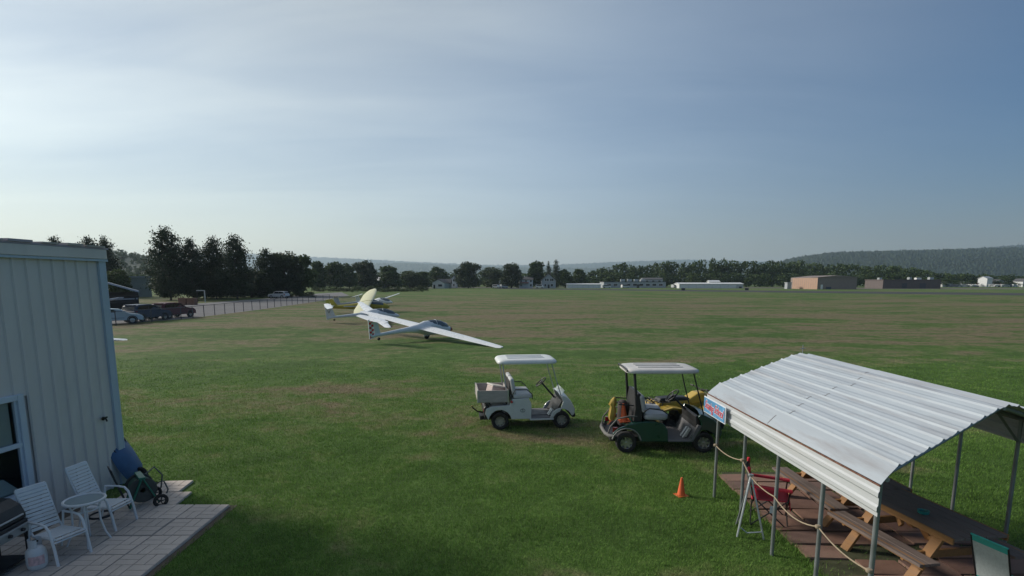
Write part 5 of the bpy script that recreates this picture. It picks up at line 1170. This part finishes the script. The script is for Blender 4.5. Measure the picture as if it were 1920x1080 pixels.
b3, b4 = G(1563, 960, .46), G(1736, 1058, .46); dd = (b4-b3); rz2 = math.atan2(dd.y, dd.x)+math.pi/2; sd = Vector((math.cos(rz2), math.sin(rz2), 0)); c2 = (b3+b4)/2
pt = picnic('picnic table with the teal ashtray, nearer the teal chair', (c2.x+sd.x*.72, c2.y+sd.y*.72, 0), rz2, max(1.6, dd.length))
ap = G(1731, 963, .766); t = thing('ashtray', 'small teal ashtray on the picnic table', 'ashtray', (ap.x, ap.y, .766)); M_teal = mat('teal_plastic', (.03,.22,.20), .4, .1, 6)
B().lathe([(0,.004),(.05,.0),(.065,.01),(.07,.045),(.058,.045),(.05,.018),(0,.016)], 22).build('bowl', M_teal, t, 45)
for i in range(3): a0 = i*2.1; B().box((.064*math.cos(a0),.064*math.sin(a0),.045),(.02,.012,.010)).build('notch', M_teal, t)
bp_ = G(1525, 890, .78); t = thing('drink_can', 'small pale can left on the far picnic table', 'can', (c1.x+.8, c1.y+.35, .766)); B().lathe([(0,0),(.033,0),(.034,.01),(.034,.105),(.028,.12),(0,.118)],16).build('can_body', M_ali, t, 45); B().lathe([(0,.119),(.012,.119),(.012,.122),(0,.122)],8).build('tab', M_galv, t)
# folding chairs
def tube_chair(name, label, loc, rz, m_fab, m_back, m_tube, camp):
    t = thing(name, label, 'folding chair', loc, rz); w = .27
    if camp:        # quad folding camp chair
        for s in (-1,1):
            B().tube([(.27,s*w,0),(-.24,s*w,.46)], .011, 6).build('leg', m_tube, t); B().tube([(-.27,s*w,0),(.25,s*w,.46)], .011, 6).build('leg', m_tube, t)
            B().tube([(-.24,s*w,.40),(-.34,s*w,.92)], .012, 6).build('back_post', m_tube, t); B().tube([(.25,s*w,.40),(.27,s*w,.64)], .012, 6).build('arm_post', m_tube, t)
            b = B(); b.add([(.30,s*w-.045,.645),(.30,s*w+.045,.645),(-.29,s*w+.035,.665),(-.29,s*w-.035,.665),(.30,s*w-.05,.62),(.30,s*w+.05,.62),(-.29,s*w+.04,.64),(-.29,s*w-.04,.64)],[(0,1,2,3),(0,1,5,4),(1,2,6,5),(2,3,7,6),(3,0,4,7),(4,5,6,7)]); b.build('armrest', m_fab, t)
        B().tube([(.27,-w,.01),(.25,w,.44)], .010, 6).build('cross_leg', m_tube, t); B().tube([(.27,w,.01),(.25,-w,.44)], .010, 6).build('cross_leg', m_tube, t); B().tube([(-.27,-w,.01),(-.25,w,.44)], .010, 6).build('cross_leg', m_tube, t); B().tube([(-.27,w,.01),(-.25,-w,.44)], .010, 6).build('cross_leg', m_tube, t)
        b = B(); n = 8; vs = []
        for i in range(n+1):
            for j in range(n+1): x = -.27+.54*i/n; y = -w+2*w*j/n; vs.append((x, y, .43-.06*math.sin(math.pi*j/n)*math.sin(math.pi*min(1,i/n*.9+.05))+.03*(i/n)))
        b.add(vs, [(i*(n+1)+j,(i+1)*(n+1)+j,(i+1)*(n+1)+j+1,i*(n+1)+j+1) for i in range(n) for j in range(n)]); o = b.build('seat', m_fab, t, 80); so = o.modifiers.new('cloth','SOLIDIFY'); so.thickness = .012
        b = B(); b.add([(.275,-w,.455),(.275,w,.455),(.29,w,.30),(.29,-w,.30)],[(0,1,2,3)]); o = b.build('front_flap', m_fab, t); so = o.modifiers.new('cloth','SOLIDIFY'); so.thickness = .008
        b = B(); vs = []
        for i in range(n+1):
            for j in range(n+1): f = i/n; y = -w+2*w*j/n; vs.append((-.25-.09*f-.05*math.sin(math.pi*j/n), y, .46+.44*f))
        b.add(vs, [(i*(n+1)+j,(i+1)*(n+1)+j,(i+1)*(n+1)+j+1,i*(n+1)+j+1) for i in range(n) for j in range(n)]); o = b.build('backrest', m_back, t, 80); so = o.modifiers.new('cloth','SOLIDIFY'); so.thickness = .010
        for s in (-1,1): B().box((-.335,s*w,.90),(.05,.07,.10)).build('corner_pocket', m_fab, t, bevel=.02)
        b = B().box((.0,.0,.22),(.10,.004,.12)).build('label_tag', M_sw, t); b.location = (.05,-w-.01,.08)
    else:           # low beach chair, tube frame with a mesh back
        for s in (-1,1):
            B().tube([(-.20,s*w,.36),(-.30,s*w,.62),(-.40,s*w,.95)], .012, 7).build('back_post', m_tube, t, 50)
            B().tube([(.30,s*w,0),(-.22,s*w,.36)], .012, 7).build('leg', m_tube, t); B().tube([(-.28,s*w,0),(.28,s*w,.38)], .012, 7).build('leg', m_tube, t)
            B().box((-.02,s*(w+.02),.56),(.46,.045,.025)).build('armrest', m_fab, t, bevel=.008); B().tube([(.16,s*(w+.02),.55),(.18,s*w,.38)], .010, 6).build('arm_post', m_tube, t)
        B().tube([(-.28,-w,.01),(-.28,w,.01)], .012, 7).build('foot_bar', m_tube, t); B().tube([(.30,-w,.01),(.30,w,.01)], .012, 7).build('foot_bar', m_tube, t)
        o = B().add([(.28,-w,.39),(.28,w,.39),(-.0,w,.34),(-.0,-w,.34),(-.22,w,.36),(-.22,-w,.36)],[(0,1,2,3),(3,2,4,5)]).build('seat', m_fab, t); so = o.modifiers.new('cloth','SOLIDIFY'); so.thickness = .012
        def bp2(f): return (-.205-.20*f, .36+.59*f)
        for nm, f0, f1, m in (('backrest', .08, .87, m_back), ('head_band', .87, 1.0, m_fab), ('lower_band', 0, .08, m_fab)):
            (xa_, za), (xb_, zb) = bp2(f0), bp2(f1); o = B().add([(xa_,-w,za),(xa_,w,za),(xb_,w,zb),(xb_,-w,zb)],[(0,1,2,3)]).build(nm, m, t); so = o.modifiers.new('cloth','SOLIDIFY'); so.thickness = .010
        B().tube([(-.405,-w,.955),(-.405,w,.955)], .013, 7).build('top_tube', m_fab, t)
    return t
M_rf = mat('red_canvas', (.58,.02,.045), .75, .15, 8); M_rb = mat('grey_back_mesh', (.06,.065,.07), .8, .15, 10); M_tk = mat('dark_tube', (.03,.03,.032), .4, .1, 6, metal=.4)
p = G(1436, 976); tube_chair('camp_chair', 'red folding camp chair at the canopy edge', (p.x+.03, p.y, 0), R(-22), M_rf, M_rb, M_tk, True)
M_tf = mat('teal_canvas', (.05,.40,.36), .7, .1, 8); M_tm = mat('pale_mesh_fabric', (.46,.52,.52), .8, .12, 30)
tp = G(1853, 1012, .95); tube_chair('beach_chair', 'teal and grey beach chair cut off at the picture edge', (tp.x+.36, tp.y+.10, 0), R(14), M_tf, M_tm, M_tk, False).scale = (.85,.74,.97)
# A-frame stand
s0, s1 = G(1382, 1007), G(1432, 1012); tp = Vector(((s0.x+s1.x)/2, (s0.y+s1.y)/2+.18, 0)); tz = A(1408, 892, tp.y).z; xt = A(1408, 892, tp.y).x
t = thing('folding_stand', 'silver folding A-frame stand at the canopy edge', 'stand', (s0.x, s0.y, 0))
TT = Vector((xt-s0.x, tp.y-s0.y, tz)); B1 = Vector((0,0,0)); B2 = s1-s0; B3 = Vector((xt-s0.x-.05, tp.y-s0.y+.30, 0))
B().tube([B1, TT], .017, 8).build('leg', M_ali, t); B().tube([B2, TT], .015, 8).build('leg', M_ali, t); B().tube([B3, TT], .015, 8).build('leg', M_galv, t)
B().box(tuple(TT+Vector((0,0,.01))),(.07,.05,.03)).build('hinge', M_ali, t, bevel=.005)
ml = B1.lerp(TT,.17); mr_ = B2.lerp(TT,.12); mm = ml.lerp(mr_,.35)-Vector((0,0,.07)); B().tube([ml, mm, mr_], .010, 6).build('spreader', M_ali, t)
# rope slung from post to post
def onpost(i, v): p = POST[i]; return Vector((p.x, p.y, A(960, v, p.y).z))
rope_pts = []
def sag(a, c, s_, n=10): return [a.lerp(c, i/n)-Vector((0,0,s_*4*(i/n)*(1-i/n))) for i in range(n)]
stt = Vector((xt, tp.y-.02, tz-.02)); k0 = onpost(0,834); k1 = onpost(1,862); k2 = onpost(2,930) if len(POST) > 2 else k1; k3 = onpost(3,986); k4 = onpost(4,1068)
for v_ in (k0,k1,k2,k3,k4): v_ += Vector((-.035,-.02,0))
rope_pts = sag(k0,k1,.06)+sag(k1,stt,.01)+sag(stt,k2,.03)+sag(k2,k3,.10)+sag(k3,k4,.06)+[k4]
rp_ = tag(B().tube(rope_pts, .009, 7).build('rope', mat('tan_rope', (.34,.27,.19), .85, .15, 20), None, 60), 'tan rope slung between the canopy posts', 'rope')
for v_ in (k0, k1, k3, k4): B().lathe([(0,-.022),(.03,-.018),(.036,0),(.03,.018),(0,.022)],12,Matrix.Translation(v_)).build('knot', MATS['tan_rope'], rp_, 60)

# ------------------------------------------------------------------ gliders
M_gel = mat('gelcoat_white', (.80,.81,.82), .3, .03, 1.5, coat=.3)
M_gf = mat('gelcoat_fuselage', (.72,.74,.77), .3, .04, 1.5, coat=.3)
M_cream = mat('cream_fabric', (.72,.70,.46), .5, .05, 1.5)
M_gy = mat('fuselage_yellow', (.46,.37,.055), .4, .08, 2)
M_ggrey = mat('fuselage_grey', (.42,.44,.47), .4, .06, 2)
M_can = glass_mat('canopy_glass', (.10,.13,.16), .22, .04)
M_chk = mat('checker_red', (.60,.03,.04), .5); M_mark = mat('dark_marking', (.05,.05,.06), .5)
def foil(c, th, n=9):
    up = []; lo = []
    for i in range(n+1):
        x = (1-math.cos(math.pi*i/n))/2; y = 5*th*(.2969*math.sqrt(x)-.126*x-.3516*x*x+.2843*x**3-.1036*x**4); up.append((x*c, y*c+.02*c*math.sin(math.pi*x))); lo.append((x*c, -y*c+.02*c*math.sin(math.pi*x)))
    return up+lo[-2:0:-1]
def wing(name, m, t, secs, sgn, base, inc=.13):
    """secs: (span, leading-edge x, chord, z)"""
    rings = []
    for y, xl, c, z in secs: rings.append([(base[0]+xl-fx, sgn*y, base[2]+z+fz-(fx-.3*c)*inc) for fx, fz in foil(c, .13)])
    return B().loft(rings).build(name, m, t, 50)
def glider(name, label, loc, yaw, roll, kw):
    k = dict(L=6.8, span=15, wing=M_gel, fus=M_gf, fin=M_gf, tail='T', high=False, tip=.48, root=1.02, hang=.72, mark=None, check=False, nose=None, dih=-.2, strut=False, square=False); k.update(kw)
    t = thing(name, label, 'glider', loc, group='gliders parked on the grass', rot=(roll, 0, yaw))
    hi = k['high']
    # stations from nose to tail: x, half width, half height, centre height
    if not hi: st = [(2.55,.02,.02,.52),(2.45,.10,.10,.54),(2.2,.20,.20,.58),(1.7,.29,.32,.63),(1.1,.33,.45,.69),(.5,.32,.50,.76),(0,.29,.47,.78),(-.6,.22,.30,.76),(-1.3,.15,.19,.74),(-2.4,.11,.13,.66),(-3.6,.09,.10,.56),(-4.25,.07,.09,.50)]
    else: st = [(2.5,.05,.05,.80),(2.35,.20,.22,.82),(1.9,.31,.38,.86),(1.2,.36,.48,.92),(.4,.36,.50,.96),(-.6,.32,.46,.92),(-2.0,.22,.34,.84),(-3.6,.12,.22,.78),(-5.0,.05,.13,.76)]
    rings = [[(x, hw*math.copysign(abs(math.cos(2*math.pi*i/20))**.85, math.cos(2*math.pi*i/20)), zc+hh*math.copysign(abs(math.sin(2*math.pi*i/20))**.85, math.sin(2*math.pi*i/20))) for i in range(20)] for x, hw, hh, zc in st]
    fu = B().loft(rings).build('fuselage', k['fus'], t, 60)
    if k['nose']: B().loft([[(p[0]+.012, p[1]*1.03, .0+p[2]+(p[2]-st[j][3])*.03) for p in rings[j]] for j in (0,1,2)][::1]).build('nose_cap', k['nose'], fu, 60)
    # canopy bubble
    cs = []
    if not hi:
        for x, hw, zb, hh in ((2.18,.10,.72,.02),(1.9,.24,.78,.24),(1.4,.285,.84,.38),(.9,.29,.88,.42),(.45,.27,.94,.36),(.12,.20,1.05,.16)): cs.append([(x, hw*math.cos(math.pi*i/12), zb+hh*math.sin(math.pi*i/12)) for i in range(13)])
    else:
        for x, hw, zb, hh in ((2.1,.20,1.02,.04),(1.7,.30,1.08,.24),(1.1,.34,1.14,.34),(.5,.33,1.20,.32),(.2,.30,1.28,.22)): cs.append([(x, hw*math.cos(math.pi*i/12), zb+hh*math.sin(math.pi*i/12)) for i in range(13)])
    B().loft(cs, False, False).build('canopy', M_can, t, 70)
    if not hi: 
        B().tube([(q[0], q[1]*1.01, q[2]+.003) for q in cs[3]], .014, 5).build('canopy_frame', k['fus'], t)
    zb = .86 if not hi else 1.46; h = k['span']/2; dz = math.tan(R(k['dih'])); rt = k['root']; tp = k['tip']
    if k['square']: secs = [(.12,.45,rt,0),(h*.55,.45,rt,h*.55*dz),(h*.80,.34,rt*.80,h*.8*dz),(h*.95,.16,rt*.50,h*.95*dz),(h,.0,rt*.18,h*dz)]
    else: secs = [(.15,.40,rt,0),(h*.55,.33,rt*.80,h*.55*dz),(h*.90,.20,tp*1.12,h*.90*dz),(h*.985,.12,tp,h*.985*dz),(h,.02,tp*.66,h*dz)]
    for s in (-1,1):
        wg = wing('wing', k['wing'], t, secs, s, (0,0,zb))
        # aileron: a thin raised control surface at the trailing edge
        y0, y1 = h*.58, h*.93; b = B(); vs = []
        for y in (y0, y1):
            f = y/h; c = (rt*(1-.36*f) if not k['square'] else rt*.80); xl = .40-.20*f; te = xl-(rt+(tp-rt)*f if not k['square'] else rt*.9)
            vs += [(te+.20, s*y, zb+y*dz+.035-.05), (te+.01, s*y, zb+y*dz+.006-.08)]
        if not k['square']: b.add(vs, [(0,1,3,2)]).build('aileron', k['wing'], wg)
        if k['mark']:
            o = txt(wg, k['mark'], 'registration_mark', .5, M_mark, (.0, s*h*.35, zb+h*.35*dz+.10), (0,0,R(-90)), .003)
        if k['strut']: B().tube([(.2,s*.32,.62),(.1,s*2.6,zb+2.6*dz-.06)], .025, 6).build('wing_strut', k['fus'], t)
    # fin, rudder, tailplane
    xt = -4.25 if not hi else -4.95; zt0 = .42 if not hi else .66
    if k['tail'] == 'T':
        fin = [(xt+.75,.58),(xt+.30,.50),(xt+.08,1.58),(xt+.40,1.58)]; rud = [(xt+.29,.40),(xt-.06,.32),(xt-.22,1.55),(xt+.07,1.55)]
        B().prism(fin, -.045, .045).build('fin', k['fin'], t, bevel=.02); ru = B().prism(rud, -.035, .035).build('rudder', k['fin'], t, bevel=.012)
        if k['check']:
            for i in range(8):
                for j in range(2):
                    if (i+j) % 2: continue
                    z0 = .40+i*.142; x0 = xt-.06-.16*((z0-.32)/1.23); w2 = .155
                    for yy in (-.038, .036): B().box((x0+.02+w2*(j+.5), yy, z0+.071),(w2,.004,.142)).build('checker_square', M_chk, ru)
        zz = 1.58
        for s in (-1,1):
            rg2 = []
            for y, xl, c in ((.0,.40,.70),(1.15,.30,.52),(1.50,.14,.36)): rg2.append([(xt+.10+xl-fx, s*y, zz+fz-(fx-.25)*.16) for fx, fz in foil(c, .10, 6)])
            B().loft(rg2).build('tailplane', k['wing'], t, 50)
        B().lathe([(.03,-.04),(.09,-.04),(.10,0),(.09,.04),(.03,.04)],14,Matrix.Translation((xt+.62,0,.30)) @ Matrix.Rotation(math.pi/2,4,'X')).build('tail_wheel', M_tyre, t, 40)
        if k['check'] is False: txt(t, 'V', 'tail_letter', .45, M_mark, (xt+.16,-.055,1.05), (math.pi/2,0,0), .003)
    else:
        B().prism([(xt+1.3,.86),(xt+.5,.84),(xt+.2,1.75),(xt+.62,1.78)], -.04, .04).build('fin', k['fus'], t, bevel=.02); B().prism([(xt+.48,.70),(xt-.10,.66),(xt-.22,1.62),(xt+.18,1.76)], -.035, .035).build('rudder', mat('rudder_yellow_green', (.36,.36,.07), .5), t, bevel=.02)
        for s in (-1,1):
            rg2 = []
            for y, xl, c in ((.05,.75,.95),(1.0,.68,.80),(1.45,.45,.45)): rg2.append([(xt+.10+xl-fx, s*y, .98+fz) for fx, fz in foil(c, .08, 6)])
            B().loft(rg2).build('tailplane', k['wing'], t, 50)
        B().box((-1.4,-.30,.92),(3.2,.02,.12)).build('side_stripe', M_wht, t)
    r = .20; B().lathe([(.06,-.06),(r-.02,-.06),(r,0),(r-.02,.06),(.06,.06)],18,Matrix.Translation((.25,0,r)) @ Matrix.Rotation(math.pi/2,4,'X')).build('main_wheel', M_tyre, t, 40)
    B().box((.25,0,.34),(.5,.12,.30)).build('gear_fairing', k['fus'], t, bevel=.03)
    return t
# the checkered glider, nearest
T0, N0, RT, LT = G(690, 646), G(846, 631), G(940, 656, .15), A(697, 579, 42.0)
dv = (N0-T0); yaw0 = math.atan2(dv.y, dv.x); kk = dv.length/6.9
g1 = glider('glider', 'white glider with a red checkered rudder and one wing tip down', (T0.x+dv.x*.64, T0.y+dv.y*.64, 0), yaw0, R(6.4), dict(check=True, nose=mat('nose_red', (.20,.02,.03), .5), span=14.6)); g1.scale = (kk,)*3
T1 = G(613, 606); g2 = glider('glider', 'white glider with the letter V on its tail fin', (0,0,0), 0, R(6.5), dict(check=False, span=15)); yw1 = R(24)
g2.rotation_euler = (R(6.5), 0, yw1); g2.location = (T1.x+4.3*math.cos(yw1), T1.y+4.3*math.sin(yw1), 0)
T2 = A(612, 575, 69); yw3 = R(6.5); g3 = glider('yellow_glider', 'yellow training glider with broad cream wings', (T2.x+5.1, 69.6, 0), yw3, R(11.5), dict(high=True, tail='low', wing=M_cream, fus=M_gy, fin=M_gy, span=14.2, root=1.65, square=True, strut=True, dih=.5))
T3 = A(637, 565, 84); yw4 = R(12); g4 = glider('glider', 'far white glider with a grey tail beyond the yellow one', (T3.x+3.6, 84.5, 0), yw4, R(-7), dict(check=None, fin=M_ggrey, fus=M_ggrey, span=12, L=6))
T4 = A(700, 572, 92); g5 = glider('glider', 'white glider showing a raised marked wing behind the yellow one', (T4.x+1.0, 92, 0), R(-20), R(9), dict(check=None, mark='NK', span=13))
# the glider behind the shed, only a wing tip shows
tipw = G(234, 634, .12); g6 = glider('glider', 'white wing tip reaching out from behind the shed corner', (tipw.x-7.4*.83, tipw.y-7.4*.56, 0), R(124), R(6.2), dict(check=None, span=15))

# ------------------------------------------------------------------ grass blades close by
M_blade = field_mat('grass_blades', True)
rgn = np.random.default_rng(77)
def blades():
    ys = []; xs = []
    for y0 in np.arange(4.6, 30.0, .4):
        dens = 2300*min(1, (8.5/y0))**1.7*max(0, 1-max(0, (y0-13)/17))
        x0, x1 = -y0*.97-.3, y0*.97+.4; n = int((x1-x0)*.4*dens)
        xs.append(rgn.uniform(x0, x1, n)); ys.append(rgn.uniform(y0, y0+.4, n))
    x = np.concatenate(xs); y = np.concatenate(ys)
    P = np.stack([x, y], 1)
    # keep clear of the patio, the shed and the pavers
    dpx = (P-np.array([PE0.x, PE0.y])) @ np.array([pnrm.x, pnrm.y]); dpy = (P-np.array([PE0.x, PE0.y])) @ np.array([pd.x, pd.y])
    keep = ~((dpx > -.06) & (dpy > -.02)) & ~((dpx > 1.12) & (dpx < 2.1) & (dpy > -1.2))
    wn = (P-np.array([CB.x, CB.y])) @ np.array([WN.x, WN.y]); wdd = (P-np.array([CB.x, CB.y])) @ np.array([WD.x, WD.y])
    keep &= ~((wn < .03) & (wdd > -.06))
    inp = (x > 4.15) & (x < 7.3) & (y > 5.1) & (y < 10.95)
    keep &= ~inp | (rgn.uniform(size=len(x)) < .10)
    x, y = x[keep], y[keep]; n = len(x)
    clump = .5+.5*np.sin(x*2.1+np.sin(y*1.7)*1.3)*np.sin(y*2.4+np.sin(x*1.1))
    hgt = rgn.uniform(.022,.052,n)*(.75+.5*clump); hgt = np.where((np.abs(x-4.12) < .16) & (y > 5.2) & (y < 10.9), hgt*rgn.uniform(1.2,2.8,n), hgt)
    far = np.clip(y/9, 1, 2.4); wid = rgn.uniform(.0022,.0042,n)*far*1.35
    a = rgn.uniform(0,2*np.pi,n); l = rgn.uniform(.2,.9,n)*hgt; la = rgn.uniform(0,2*np.pi,n)
    V = np.zeros((n,3,3)); V[:,0] = np.stack([x-np.cos(a)*wid, y-np.sin(a)*wid, np.full(n,-.002)],1); V[:,1] = np.stack([x+np.cos(a)*wid, y+np.sin(a)*wid, np.full(n,-.002)],1); V[:,2] = np.stack([x+np.cos(la)*l, y+np.sin(la)*l, hgt],1)
    return V.reshape(-1,3), np.arange(3*n).reshape(-1,3)
V, Q = blades(); go = bpy.data.objects.new('grass', np_mesh('grass', V, Q, M_blade)); C.objects.link(go); kind(go, 'stuff'); tag(go, 'short mown grass of the near lawn', 'grass')
print('blades', len(Q))
